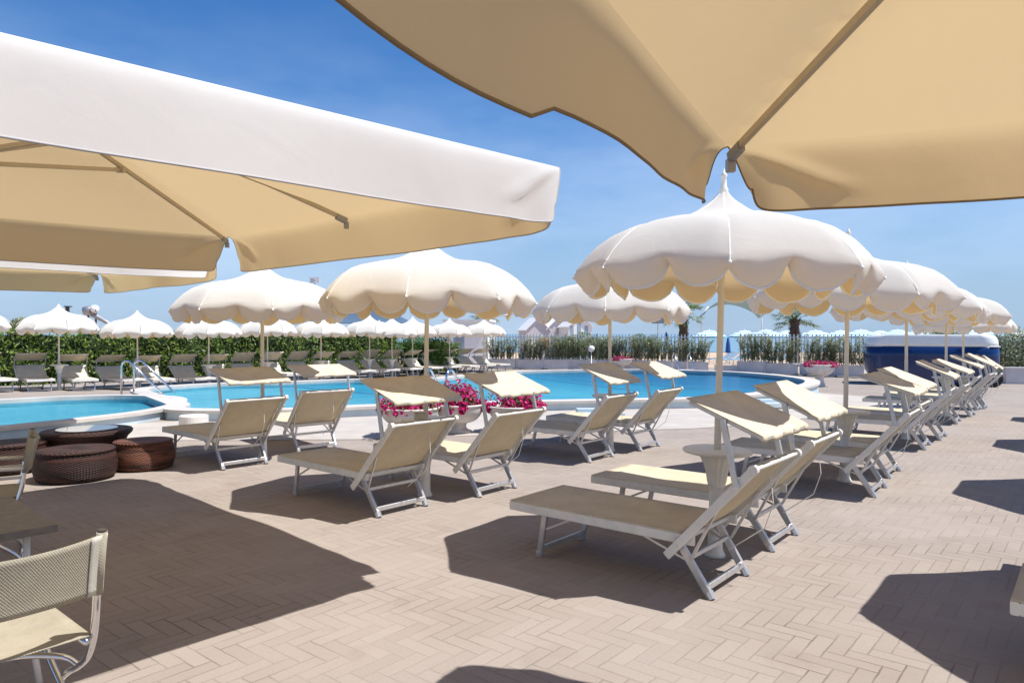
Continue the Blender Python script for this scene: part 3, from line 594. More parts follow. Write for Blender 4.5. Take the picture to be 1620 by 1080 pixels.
# ------------------------------------------------------------------ square market umbrellas
def market(name, corner, e1, e2, l1, l2, h, rise, val, label, pole=True, seed=1, pip='pipingg', gust=1.0, runner=None, kink=0):
    """corner: plan point of one corner; e1/e2 unit directions of its two edges, l1/l2 their lengths"""
    rnd = random.Random(seed); e1 = Vector(e1).normalized(); e2 = Vector(e2).normalized(); c0 = Vector(corner); cen = c0+e1*l1/2+e2*l2/2
    t = empty(name, (cen.x, cen.y, 0), 0, label, 'umbrella', 'big square canvas umbrellas'); 
    hand = e1.x*e2.y-e1.y*e2.x > 0
    def P(a, b, z): q = c0+e1*l1*a+e2*l2*b-cen; return Vector((q.x, q.y, z))
    def roof(u, v):
        d = max(abs(2*u-1), abs(2*v-1)); s = min(abs(2*u-1), abs(2*v-1))
        sag = .11*(1-(s/max(d, 1e-3))**2)*math.sin(PI*min(1, d))*1.0
        edge = -.035*(1-(s/max(d, 1e-3))**2)*d**3
        return P(u, v, h+rise*(1-d)-sag+edge+.02*(1-d))
    m = MB(); m.grid(roof, 32, 32)
    if not hand: m.f = [f[::-1] for f in m.f]
    # valences
    out_ = [(-1, 0), (0, -1), (1, 0), (0, 1)]
    for side in range(4):
        ph = [rnd.uniform(0, 6.28) for _ in range(4)]; ll = (l1, l2)[side % 2] if True else 0
        def vf(u, v, side=side, ph=ph):
            g = .03*u
            if side == 0: a, b, nv = 0, u, -e1
            elif side == 1: a, b, nv = u, 0, -e2
            elif side == 2: a, b, nv = 1, u, e1
            else: a, b, nv = u, 1, e2
            p = roof(a, b); L_ = l2 if side in (0, 2) else l1
            s = u*L_; endk = min(s, L_-s); tan = e2 if side in (0, 2) else e1
            pull = .10*v*math.exp(-endk/.18)*(1 if s < L_/2 else -1)
            q = .018*math.sin(s*16+ph[3])*math.exp(-endk/.5)*v+(.03+.05*math.sin(s*2.1+ph[0])+.03*math.sin(s*4.7+ph[1]))*gust*v**1.3*(1-math.exp(-endk/.35))+.02*v
            dz = val*v**.3*(1-.30*math.exp(-endk/.022)*v**4)*(1+(kink*sst((s-1.72)/.10) if side == 0 else 0)-.06*math.exp(-endk/.1)-.05*math.sin(PI*u)**.7+.03*math.sin(s*1.7+ph[2])*gust)*v
            rg = .03*math.exp(-((endk-.6*v)/.06)**2)*min(1, v*3)*sst((.85-v)/.2)
            r2 = nv*(q*min(1, v*5)+.045*(1-math.exp(-v*6))+rg)+tan*pull
            return Vector((p.x+r2.x, p.y+r2.y, p.z-dz))
        wf = vf; vf = lambda u, v, wf=wf: wf(.5-.5*math.cos(PI*u), v)
        n0 = len(m.f); m.grid(vf, 72, 14)
        if (side in (1, 2)) == hand: m.f[n0:] = [f[::-1] for f in m.f[n0:]]
        m.tube([vf(i/72, 1) for i in range(73)], .0048, 6, True, mi=1)
        m.tube([vf(0, j/14) for j in range(15)], .004, 6, True, mi=1); m.tube([vf(1, j/14) for j in range(15)], .004, 6, True, mi=1)
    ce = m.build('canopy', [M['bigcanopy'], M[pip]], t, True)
    top = P(.5, .5, h+rise-.05); run = P(.5, .5, runner or h-.06)
    for a, b in ((0,0),(1,0),(1,1),(0,1),(.5,0),(1,.5),(.5,1),(0,.5)):
        cor = a != .5 and b != .5; e = P(a+(.5-a)*.012, b+(.5-b)*.012, h-.045 - (0 if cor else .03)); mm = MB(); mm.bar(top, e, .022, .036)
        k = .5 if cor else .42; j = top.lerp(e, k); mm.bar(run, j+Vector((0,0,-.03)), .018, .03); mm.box(j.x-.03, j.x+.03, j.y-.02, j.y+.02, j.z-.05, j.z-.01)
        r_ = mm.build('rib', M['rib'], t); mm = MB(); dd = (e-top).normalized(); mm.bar(e-dd*.10+Vector((0,0,-.01)), e+Vector((0,0,-.012)), .034, .05); mm.box(e.x-.018, e.x+.018, e.y-.018, e.y+.018, e.z-.075, e.z-.02); mm.build('end_cap', M['steel'], r_)
    mm = MB(); mm.lathe([(.035,0),(.035,h+rise-.02)], 16); mm.lathe([(.07,run.z-.06),(.07,run.z+.04)], 16); mm.build('pole', M['rib'], t, True)
    mm = MB(); mm.box(-.4,.4,-.4,.4,0,.06); mm.lathe([(.06,.06),(.05,.35)], 16); bevel(mm.build('base', M['steel'], t), .01)
    return t
hA = 2.63; XA = Vector(((882-810)/F*(F*(hA-CH)/263), F*(hA-CH)/263)); YB = F*(hA-CH)/153; XB = Vector(((363-810)/F*YB, YB))
eAB = (XB-XA).normalized(); eAC = Vector((-.695, -.72)).normalized(); lAB = (XB-XA).length
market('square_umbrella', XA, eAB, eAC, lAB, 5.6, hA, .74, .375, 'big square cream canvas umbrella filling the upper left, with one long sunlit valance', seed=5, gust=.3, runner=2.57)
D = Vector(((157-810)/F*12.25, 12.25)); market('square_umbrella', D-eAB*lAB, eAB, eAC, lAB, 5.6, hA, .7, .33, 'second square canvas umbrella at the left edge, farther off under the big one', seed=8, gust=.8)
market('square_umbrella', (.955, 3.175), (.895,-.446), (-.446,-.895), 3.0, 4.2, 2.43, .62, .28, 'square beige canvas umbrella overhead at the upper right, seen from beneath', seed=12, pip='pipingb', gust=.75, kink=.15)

# ------------------------------------------------------------------ wicker stools and table
def ottoman(x, y, r, h, mat, label):
    m = MB(); pr = [(r*.80,0),(r*.88,.01)]
    for k in range(13):
        z = .02+(h-.045)*k/12; b = r*(.9+.1*math.sin(PI*(k/12*.86+.1))); pr.append((b, z)); 
    pr += [(r*.955, h-.012), (r*.92, h), (r*.6, h+.006), (0, h+.008)]
    for k in (3, 6, 9): pass
    m.lathe(pr, 48); o = m.build('wicker_stool', mat, None, True, (x, y, .002)); tag(o, label, 'stool', 'round wicker stools'); return o
ottoman(*px(119,757), .41, .33, M['wick'], 'dark brown round wicker stool in front of the low wicker table')
ottoman(*px(226,740), .345, .33, M['wickr'], 'reddish brown round wicker stool, rightmost and in the sun')
ottoman(*px(14,745), .40, .33, M['wick'], 'dark round wicker stool at the left edge, behind the chair post')
x, y = px(137,729); t = empty('coffee_table', (x, y, .002), 0, 'low round wicker table with glass top among the wicker stools', 'coffee table')
m = MB(); m.lathe([(.33,0),(.36,.02),(.40,.18),(.46,.30),(.505,.345),(.515,.375),(.50,.395),(.36,.398),(0,.396)], 56); m.build('wicker_body', M['wick'], t, True)
m = MB(); m.lathe([(.34,.399),(.345,.405),(.34,.411),(0,.411)], 48); m.build('glass_top', M['glass'], t)

# ------------------------------------------------------------------ chairs and table at lower left
def chair(loc, rz, label, arms=False):
    """local +x: the way it faces; back panel at x = 0"""
    t = empty('mesh_chair', loc, rz, label, 'chair', 'mesh terrace chairs'); W_ = .27
    for s in (-1, 1):
        m = MB()
        pts = [(-.06,s*W_,.86),(-.04,s*W_,.74),(-.015,s*W_,.62),(.0,s*W_,.52),(.03,s*W_,.43),(.09,s*W_,.35),(.18,s*W_,.29),(.28,s*W_,.24),(.38,s*W_,.17),(.45,s*W_,.08),(.47,s*W_,.0)]
        m.tube([Vector(p) for p in crom3(pts)], .0145, 12)
        m.build('back_leg', M['chrome'], t, True)
        m = MB(); y = s*(W_-.03)
        pts = [(.50,y,.445),(.51,y,.40),(.47,y,.33),(.38,y,.26),(.26,y,.20),(.14,y,.13),(.05,y,.06),(.0,y,.0)]
        m.tube([Vector(p) for p in crom3(pts)], .0125, 10); m.tube([(.0,y,.445),(.25,y,.44),(.50,y,.445)], .0125, 8); m.build('front_leg', M['chrome'], t, True)
        if arms:
            m = MB(); m.tube([(-.03,s*W_,.655),(.2,s*(W_+.01),.665),(.46,s*W_,.655)], .014, 8); m.tube([(-.02,s*W_,.595),(.46,s*W_,.60),(.47,s*W_,.655)], .011, 8); m.build('armrest', M['white'], t, True)
    m = MB(); m.tube([Vector(p) for p in crom3([(.17,-W_,.295),(.22,-W_*.85,.33),(.27,-W_*.4,.36),(.28,0,.365),(.27,W_*.4,.36),(.22,W_*.85,.33),(.17,W_,.295)])], .0125, 10); m.build('seat_brace', M['chrome'], t, True)
    m = MB(); m.tube([(.45,-W_,.012),(.45,W_,.012)], .011, 8); m.tube([(.0,-W_+.03,.012),(.0,W_-.03,.012)], .011, 8); m.build('cross_tube', M['chrome'], t, True)
    m = MB()
    def bf(u, v):
        y = (u-.5)*2*(W_+.016); z = .625+.235*v; x = -.017-.047*v**1.2; e = abs(2*u-1); return (x-.045*(1-e*e)-(.004 if e > .9 else .0), y, z-.02*(1-e*e)*v)
    m.grid(bf, 28, 10); b_ = thick(m.build('back_mesh', M['sling2'], t, True), .005)
    for s0 in (0, .90):
        m = MB(); m.grid(lambda u, v: Vector(bf(s0+u*.10, v))+Vector((-.0075, 0, 0)), 4, 10); thick(m.build('hem_band', M['hem'], b_, True), .003)
    for s in (-1, 1):
        m = MB(); m.tube([(-.018, s*(W_+.0), .625), (-.040, s*W_, .74), (-.066, s*W_, .868)], .0185, 10); m.build('mesh_sleeve', M['sling2'], b_, True)
        m = MB(); m.tube([(-.066, s*W_, .867), (-.067, s*W_, .874)], .0165, 12); m.build('end_plug', M['dark'], b_)
    m = MB(); m.grid(lambda u, v: (.01+.51*u, (v-.5)*2*(W_-.01), .462-.03*(1-(2*v-1)**2)*math.sin(PI*u)**.5+.012*u), 16, 16); s_ = thick(m.build('seat_mesh', M['sling2'], t, True), .005)
    return t
def crom3(pts, k=4):
    o = []; n = len(pts)
    for i in range(n-1):
        p0, p1, p2, p3 = [Vector(pts[min(max(i+q, 0), n-1)]) for q in (-1, 0, 1, 2)]
        for s in range(k):
            t = s/k; o.append(.5*((2*p1)+(p2-p0)*t+(2*p0-5*p1+4*p2-p3)*t*t+(3*p1-p0-3*p2+p3)*t**3))
    o.append(Vector(pts[-1])); return o
bd = Vector((-.64, -.77)).normalized(); fc = Vector((-.77, .64)).normalized()
c1 = Vector((-1.575, 2.69))+bd*.27
chair((c1.x, c1.y, 0), math.atan2(fc.y, fc.x), 'beige mesh chair with curved chrome legs in the lower left corner')
p = Vector((-3.44, 5.0)); v2 = Vector((-.56, .83)).normalized(); c2 = p+v2*.27; f2 = Vector((-.83, -.56))
chair((c2.x, c2.y, 0), math.atan2(f2.y, f2.x), 'chair at the left edge beyond the table, only its back post and armrest showing', True)
q = Vector((-2.05, 3.22)); e1 = Vector((-.73, .68)).normalized(); e2 = Vector((-.68, -.73)).normalized(); cc = q+e1*.4+e2*.4
t = empty('terrace_table', (cc.x, cc.y, 0), math.atan2(e1.y, e1.x), 'square brown table top with pale metal legs at the left edge', 'table')
m = MB(); m.box(-.4,.4,-.4,.4,.705,.74); bevel(m.build('table_top', M['tabletop'], t), .008, 3)
for sx in (-1, 1):
    for sy in (-1, 1): m = MB(); m.tube([(sx*.30, sy*.30, .705), (sx*.30, sy*.30, .35), (sx*.34, sy*.34, 0)], .014, 8); m.build('leg', M['white'], t, True)
m = MB(); m.bar((-.31,-.3,.66),(.31,-.3,.66),.02,.03); m.bar((-.31,.3,.66),(.31,.3,.66),.02,.03); m.bar((-.3,0,.5),(.3,0,.5),.02,.03); m.build('table_frame', M['white'], t)

# ------------------------------------------------------------------ foliage helpers
def leaves(m, fn, n, size, rnd, ratio=.5, up=.3, mi=None):
    for _ in range(n):
        p, nr = fn(); s = size*rnd.uniform(.7, 1.35)
        d = Vector((rnd.gauss(0,1), rnd.gauss(0,1), rnd.gauss(up,1))).normalized(); nr = (Vector(nr)*.9+Vector((rnd.gauss(0,.6), rnd.gauss(0,.6), rnd.gauss(.25,.6)))).normalized()
        a = d.cross(nr); 
        if a.length < .05: continue
        a.normalize(); b = nr.cross(a); p = Vector(p)
        m.add([p-b*s, p+a*s*ratio*.5-b*.1*s, p+b*s, p-a*s*ratio*.5-b*.1*s], [(0,1,2,3)], mi)
def ball(rnd, lob):
    c, r = rnd.choice(lob); d = Vector((rnd.gauss(0,1), rnd.gauss(0,1), rnd.gauss(0,1))).normalized(); return Vector(c)+Vector((d.x*r[0], d.y*r[1], d.z*r[2]))*rnd.uniform(.55, 1.05), d
def hedge(a, b, h, th, label, seed, dens=260, low=0):
    rnd = random.Random(seed); a = Vector(a); b = Vector(b); L_ = (b-a).length; e = (b-a).normalized(); nv = Vector((e.y, -e.x)); z0 = gz(*a)
    t = empty('hedge', (a.x, a.y, z0), math.atan2(e.y, e.x), label, 'hedge', 'clipped green hedges')
    bump_ = lambda s, z: .10*math.sin(s*1.7+seed)+.07*math.sin(s*4.1+z*3)+.05*math.sin(s*9+z*7)
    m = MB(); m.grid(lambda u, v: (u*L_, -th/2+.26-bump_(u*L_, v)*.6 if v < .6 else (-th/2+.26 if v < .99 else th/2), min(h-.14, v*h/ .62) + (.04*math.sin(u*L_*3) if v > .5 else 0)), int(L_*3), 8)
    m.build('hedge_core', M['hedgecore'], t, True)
    m = MB()
    def front():
        s = rnd.uniform(0, L_); z = rnd.uniform(.0, h)
        return (s, -th/2-bump_(s, z)+rnd.uniform(-.04, .14), z), (0, -1, .3)
    def topf():
        s = rnd.uniform(0, L_); return (s, rnd.uniform(-th/2, th/2), h+.05*math.sin(s*2.3+seed)+.04*math.sin(s*6)+rnd.uniform(-.09, .05)), (0, 0, 1)
    leaves(m, front, int(L_*h*dens), .065, rnd, .6); leaves(m, topf, int(L_*th*dens), .065, rnd, .6)
    def endf(s0, nx): return lambda: ((s0+rnd.uniform(-.05, .05), rnd.uniform(-th/2, th/2), rnd.uniform(0, h)), (nx, 0, 0))
    leaves(m, endf(0, -1), int(th*h*dens), .065, rnd, .6); leaves(m, endf(L_, 1), int(th*h*dens), .065, rnd, .6)
    m.build('foliage', M['hedge'], t)
back = -FN_*2.2
hs_ = A0+back-FR*5; hm = Vector(px(690, 590, -.22)); 
hedge(hs_, A0+back+FR*(SP*6.35), 1.70, .9, 'long dark clipped hedge behind the far row of loungers at the left', 3)
hedge(A0+back+FR*(SP*6.45), A0+back+FR*(SP*8.0), 1.35, 1.1, 'lower bright green hedge at the right end of the long hedge, before the white hut', 9)
def bush(name, c, lob, n, size, mat, label, cat, seed, ratio=.6, trunk=None, group=None):
    rnd = random.Random(seed); t = empty(name, (c[0], c[1], gz(*c) if c[1] < 39 else -.35), 0, label, cat, group)
    m = MB(); leaves(m, lambda: ball(rnd, lob), n, size, rnd, ratio); m.build('crown' if trunk else 'foliage', mat, t)
    m = MB()
    for cc_, r in lob: m.tube([(trunk[0] if trunk else cc_[0]*.3, 0, 0), (cc_[0]*.5, cc_[1]*.5, cc_[2]*.5), cc_], [.06, .035, .012] if not trunk else [trunk[1], trunk[1]*.7, .03], 6)
    m.build('trunk' if trunk else 'stems', M['stem'], t, True); return t
bush('round_bush', px(668, 590, -.22), [((0,0,1.3),(.9,.7,.6)),((-.6,0,1.0),(.7,.6,.7)),((.7,0,1.0),(.8,.6,.8)),((0,0,.6),(1.3,.7,.6))], 5200, .075, M['bush'], 'bright green bush rising above the end of the long hedge', 'bush', 5)
bush('round_bush', (4.4, 44), [((0,0,1.2),(1.3,.8,.85)),((-1.0,0,1.1),(.9,.7,.7)),((1.1,0,1.0),(.9,.7,.8))], 4200, .10, M['bush'], 'dense green bush in front of the striped cabin, above the fence', 'bush', 15)
bush('round_bush', (9.9*.85, 47), [((0,0,1.3),(.6,.5,.7)),((.9,0,1.25),(.55,.5,.65))], 1500, .09, M['bush'], 'two-lobed dark shrub beyond the fence left of the palm stump', 'bush', 16)
bush('round_bush', ((1490-810)/F*33, 33), [((0,0,1.4),(.8,.6,.7)),((-.7,0,1.3),(.6,.6,.6)),((.8,0,1.35),(.7,.6,.6))], 3200, .08, M['bush'], 'green bush showing over the top of the navy trailer', 'bush', 17)
bush('round_bush', ((1610-810)/F*27.5, 27.5), [((0,0,1.3),(1.0,.6,.8)),((-.3,0,.9),(.9,.6,.7)),((.9,0,1.2),(.8,.6,.9))], 5200, .08, M['oleander'], 'tall shrub at the right edge above the low white wall', 'bush', 18)
bush('round_tree', ((36-810)/F*60, 60), [((0,0,2.7),(1.0,.8,.65)),((-.5,0,2.3),(.8,.6,.7)),((.6,0,2.5),(.7,.6,.6))], 2400, .15, M['oleander'], 'small grey-green tree above the far row at the left edge', 'tree', 19, trunk=(0, .15))

# ------------------------------------------------------------------ planters with oleanders, fence
def make_planter(seed, ln):
    rnd = random.Random(seed); t = empty('oleander_planter'); tag(t, 'x', 'planter', 'white trough planters with oleanders')
    m = MB(); hw = .24
    for (a, b, z0, z1) in ((-ln/2, ln/2, .05, .52),):
        m.box(a+.03, b-.03, -hw+.03, hw-.03, z0, z1-.06); m.box(a, b, -hw, hw, z1-.06, z1)
        for s in (-1, 1): m.box(s*ln/2-.05 if s > 0 else a-.0, b if s > 0 else a+.05, -hw-.012, -hw+.0, .04, z1-.062); m.box(s*(ln/2-.12)-.06, s*(ln/2-.12)+.06, -hw+.04, hw-.04, 0, .05)
    o = m.build('trough', M['trough'], t); bevel(o, .012)
    m = MB(); stems = []; lv = []
    for _ in range(int(ln*22)):
        b0 = Vector((rnd.uniform(-ln/2+.1, ln/2-.1), rnd.uniform(-.12, .12), .5)); hh = rnd.uniform(.7, 1.22); tip = b0+Vector((rnd.gauss(0,.24), rnd.gauss(0,.14), hh)); mid = b0.lerp(tip, .5)+Vector((rnd.gauss(0,.04), 0, 0))
        stems.append((b0, mid, tip)); m.tube([b0, mid, tip], [.012, .009, .004], 4)
    m.build('stems', M['stem'], t)
    m = MB()
    for b0, mid, tip in stems:
        for _ in range(110):
            k = rnd.uniform(.08, 1.03); p = b0.lerp(mid, k*2) if k < .5 else mid.lerp(tip, k*2-1); a = rnd.uniform(0, 6.28); up = rnd.uniform(.2, 1.1)
            d = Vector((math.cos(a), math.sin(a), up)).normalized(); s = d.cross(Vector((rnd.gauss(0,.3), rnd.gauss(0,.3), 1))).normalized(); l_ = rnd.uniform(.09, .17); w_ = .013*rnd.uniform(.8, 1.5)
            p = p+d*.01; m.add([p, p+d*l_*.5+s*w_, p+d*l_, p+d*l_*.5-s*w_], [(0,1,2,3)])
    m.build('oleander', M['oleander'], t); return t
F0_ = Vector(px(770, 583, -.22)); F1_ = Vector(px(1120, 588.5, -.22)); G0 = Vector(px(1182, 590.5, -.22)); G1 = Vector(px(1345, 597, -.22)); G2 = Vector(px(1640, 606, -.22))
protos = [make_planter(60+i, 1.5) for i in range(3)]
for t in protos: KIDS[t.name] = kids(t); [KIDS.setdefault(c.name, []) for c in KIDS[t.name]]
usedp = [False]*3
spots = [(795, 'first white oleander trough from the left, behind the last far loungers'), (840, 'second white oleander trough from the left, below the white cabins'), (883, 'third white oleander trough from the left, below the striped cabin'), (925, 'fourth white oleander trough from the left, below the dense green bush'), (963, 'fifth white oleander trough, behind the umbrella pole and far flower bowl'), (1008, 'sixth white oleander trough, right of the far flower bowl'), (1052, 'white oleander trough left of the far ladder rails'), (1098, 'white oleander trough right of the far ladder, left of the gap in the fence'),
         (1195, 'white oleander trough just right of the gap in the fence'), (1240, 'white oleander trough below the palm tree'), (1300, 'white oleander trough behind the right-hand flower bowl'), (1345, 'white oleander trough touching the navy trailer, left of it')]
def on_line(x):
    a, b = (F0_, F1_) if x < 1150 else (G0, G1); k = (x-810)/F; dlt = b-a; tt = (k*a.y-a.x)/(dlt.x-k*dlt.y); return a+dlt*tt, math.atan2(dlt.y, dlt.x)
for i, (x, lab) in enumerate(spots):
    p, an = on_line(x); k = i % 3; t = copy_tree(protos[k]) if usedp[k] else protos[k]; usedp[k] = True
    put(t, (p.x, p.y+.25, gz(p.x, p.y)), an+random.Random(i).uniform(-.05, .05), lab, 'white trough planters with oleanders'); t.scale = (.92 if x in (1195,) else 1.0, 1, random.Random(i+7).uniform(.92, 1.08))
def fence(a, b, label, h=1.80):
    a = Vector(a); b = Vector(b); e = (b-a).normalized(); L_ = (b-a).length; t = empty('picket_fence', (a.x, a.y, gz(*a)), math.atan2(e.y, e.x), label, 'fence', 'white metal picket fences')
    m = MB(); n = int(L_/.16)
    for i in range(n+1):
        x = i*L_/n; m.box(x-.026, x+.026, -.012, .012, .05, h); 
    m.build('pickets', M['fence'], t)
    m = MB(); m.box(0, L_, -.03, -.0125, h-.16, h-.12); m.box(0, L_, -.03, -.0125, .2, .24); m.build('rail', M['fence'], t)
    for i in range(int(L_/3)+1): m = MB(); m.box(i*3-.03, i*3+.03, -.09, -.032, 0, h+.04); m.build('fence_post', M['fence'], t)
bk = Vector((0, .85))
fence(F0_+bk, F1_+bk+Vector((.1, 0)), 'white picket fence behind the oleanders, left of the gap'); fence(G0+bk, G2+bk, 'white picket fence behind the oleanders, right of the gap')
p, q = F1_+Vector((.4, .3)), G0+Vector((-.3, .3)); m = MB(); ln = (q-p).length; m.box(0, ln, 0, .22, 0, .30); m.box(-.02, ln+.02, -.02, .24, .3, .34)
o = m.build('low_wall', M['trough'], loc=(p.x, p.y, gz(*p))); o.rotation_euler.z = math.atan2((q-p).y, (q-p).x); tag(o, 'low white wall closing the gap between the oleander troughs', 'wall', 'low white walls')
p = Vector(px(1592, 607, -.22)); m = MB(); m.box(0, 6, 0, .3, 0, .55); m.box(-.02, 6.02, -.03, .33, .55, .6); o = m.build('low_wall', M['trough'], loc=(p.x, p.y, gz(*p))); o.rotation_euler.z = -.25; tag(o, 'low white wall at the right edge beside the navy trailer', 'wall', 'low white walls')

# ------------------------------------------------------------------ flower bowls
def bowl(c, r, h, label, seed, ped=.16, pile=.22):
    rnd = random.Random(seed); t = empty('flower_bowl', (c[0], c[1], gz(*c)+.004), rnd.uniform(0, 3), label, 'flower bowl', 'white bowls of pink petunias')
    m = MB(); pr = [(r*.50,0),(r*.50,.03),(r*.34,.05),(r*.26,ped*.6),(r*.30,ped)]
    for k in range(1, 12): a = k/11; pr.append((r*(.30+.66*math.sin(a*PI/2)**.85), ped+(h-ped)*(1-math.cos(a*PI/2))**.9))
    pr += [(r*1.0, h+.005), (r*1.0, h+.03), (r*.94, h+.035), (r*.92, h-.02), (0, h-.02)]
    m.lathe(pr, 40); m.build('bowl', M['bowl'], t, True)
    m = MB(); m.lathe([(r*.92,h-.018),(0,h-.0)], 20); m.build('soil', M['soil'], t)
    lob = [((rnd.uniform(-.6,.6)*r, rnd.uniform(-.6,.6)*r, h+pile*.3), (r*.5, r*.5, pile*rnd.uniform(.6,1.1))) for _ in range(9)]+[((0,0,h),(r*.90,r*.90,pile*.6))]
    lob += [((math.cos(a)*r*.9, math.sin(a)*r*.9, h-.0), (r*.16, r*.16, pile*.25)) for a in [rnd.uniform(0, 6.28) for _ in range(7)]]
    m = MB(); leaves(m, lambda: ball(rnd, lob), 1500, .03, rnd, .6); m.build('petunia_leaves', M['leaf'], t)
    m = MB()
    for _ in range(900):
        p, d = ball(rnd, lob); 
        if p.z < h-.07: continue
        d = (d+Vector((0,0,.5))+Vector((rnd.gauss(0,.3), rnd.gauss(0,.3), 0))).normalized(); a = d.orthogonal().normalized(); b = d.cross(a); p = p+d*.02; s = rnd.uniform(.024, .04); n = 7
        m.add([p-d*.012]+[p+(a*math.cos(2*PI*k/n)+b*math.sin(2*PI*k/n))*s*(1 if k % 2 else .82)+d*.006 for k in range(n)], [(0, k+1, (k+1) % n+1) for k in range(n)])
    m.build('petunia_flowers', M['petal'], t)
bowl(px(648, 690), .47, .42, 'left one of the three white bowls of pink petunias, half hidden by a lounger shade', 1)
bowl(px(727, 684), .40, .43, 'middle one of the three white petunia bowls, tallest mound of magenta flowers', 2, pile=.34)
bowl(px(815, 683), .47, .40, 'right one of the three white bowls of pink petunias, under a tilted lounger shade', 3, pile=.24)
bowl(px(984, 587.5, -.22), .52, .58, 'white pedestal bowl of pink flowers beyond the pool, left of the far ladder', 4, .28, .12)
bowl(px(1297, 605.5, -.1), .52, .72, 'white pedestal bowl of pink flowers beyond the right end of the pool', 5, .38, .12)

# ------------------------------------------------------------------ navy and white trailer
p0 = Vector(px(1370, 607, -.2)); p1 = Vector(px(1592, 612.5, -.2)); e = (p1-p0).normalized(); ln = 4.15
t = empty('rounded_trailer', (p0.x, p0.y, gz(*p0)), math.atan2(e.y, e.x)+.0, 'navy blue trailer with a white top band and rounded ends', 'trailer')
def rsec(L0_, L1_, W_, z, rad, k=6):
    pts = []
    for cx, cy, a0 in ((L1_-rad, W_-rad, 0), (L0_+rad, W_-rad, PI/2), (L0_+rad, rad, PI), (L1_-rad, rad, 3*PI/2)):
        for i in range(k+1): a = a0+i*PI/2/k; pts.append((cx+rad*math.cos(a), cy+rad*math.sin(a), z))
    return pts
def stack(m, secs):
    n = len(secs[0])
    for s in secs: m.v += s
    m.f += [(j*n+i, j*n+(i+1) % n, (j+1)*n+(i+1) % n, (j+1)*n+i) for j in range(len(secs)-1) for i in range(n)]+[tuple(range(n-1,-1,-1)), tuple(range((len(secs)-1)*n, len(secs)*n))]; m.m += [0]*((len(secs)-1)*n+2)
m = MB(); prof = [(.55,.10),(.32,.16),(.16,.28),(.05,.48),(.0,.75),(-.02,1.05),(.02,1.38)]
stack(m, [rsec(a, ln-a, 2.0-a, z, .5) for a, z in prof]); m.build('trailer_body', M['navy'], t, True)
m = MB(); stack(m, [rsec(a, ln-a, 2.0-a, z, .5) for a, z in ((.015,1.382),(.03,1.5),(.07,1.66),(.14,1.76),(.3,1.80))]); m.build('top_band', M['gwhite'], t, True)
m = MB(); stack(m, [rsec(-.03, ln+.03, 2.02, z, .52) for z in (1.372,1.395)]); m.build('trim_strip', M['fence'], t)
for wx in (3.9, 1.9):
    wt = MB(); wt.lathe([(.16,-.08),(.27,-.08),(.30,-.05),(.30,.05),(.27,.08),(.16,.08)], 24); o = wt.build('wheel', M['tyre'], t, True, (wx, .16, .30)); o.rotation_euler.x = PI/2
    r_ = MB(); r_.lathe([(.16,-.06),(.15,-.03),(.05,-.05),(0,-.05)], 16); r_.lathe([(.16,.06),(.15,.085),(.05,.07),(0,.07)], 16); r_.build('rim', M['steel'], o)

# ------------------------------------------------------------------ beach beyond: parasols, cabins, palms
def make_parasol(seed):
    t = empty('beach_parasol'); tag(t, 'x', 'parasol', 'pale blue striped beach parasols'); rs = [0, .12, .3, .5, .7, .9, 1.1, 1.22]; n = 24; m = MB()
    for j in range(len(rs)-1):
        def v(r, k): a = 2*PI*k/n; return (r*math.cos(a), r*math.sin(a), 2.32-.44*(r/1.22)**1.4-.02*abs(math.sin(a*4))*r)
        m.add([v(rs[j], k) for k in range(n)]+[v(rs[j+1], k) for k in range(n)], [(k, (k+1) % n, n+(k+1) % n, n+k) for k in range(n)], j % 2)
    m.add([v(1.22, k) for k in range(n)]+[(v(1.22, k)[0], v(1.22, k)[1], v(1.22, k)[2]-.13) for k in range(n)], [(k, (k+1) % n, n+(k+1) % n, n+k) for k in range(n)], 1)
    m.build('canopy', [M['whitec'], M['cyan']], t); m = MB(); m.lathe([(.022,0),(.022,2.36),(0,2.42)], 8); m.build('pole', M['fence'], t); return t
pp = make_parasol(1); KIDS[pp.name] = kids(pp); [KIDS.setdefault(c.name, []) for c in KIDS[pp.name]]
first = True
bl = make = None
def make_bed():
    t = empty('beach_lounger'); tag(t, 'x', 'beach lounger', 'blue and white beach loungers'); m = MB(); m.bar((-.9,0,.34),(.3,0,.34),.6,.05); m.bar((.3,0,.34),(.8,0,.72),.6,.05); m.build('bed', M['bluedoor'], t)
    for x in (-.7, .2):
        for s in (-1, 1): m = MB(); m.bar((x, s*.26, .33), (x, s*.26, 0), .04, .04); m.build('leg', M['fence'], t)
    return t
bb = make_bed(); KIDS[bb.name] = kids(bb); [KIDS.setdefault(c.name, []) for c in KIDS[bb.name]]; fb = True
cols = [(1122,52),(1178,58),(1212,50),(1244,60),(1290,52),(1330,58),(1362,50),(1392,60),(1420,50),(1452,58),(1540,52),(1568,58),(1596,50)]
for i, (x, Y) in enumerate(cols):
    t = pp if first else copy_tree(pp); first = False
    where = 'left of the palm tree' if x < 1250 else ('between the palm tree and the navy trailer' if x < 1357 else 'above the navy trailer')
    grp = [c for c in cols if (c[0] < 1250) == (x < 1250) and (c[0] < 1357) == (x < 1357)]
    put(t, ((x-810)/F*Y, Y, -.27-.012*(Y-39)), i*.3, 'striped beach parasol, %s from left %s' % (ordn[grp.index((x, Y))], where)); t.scale = (1, 1, 1.04 if Y > 55 else 1.0)
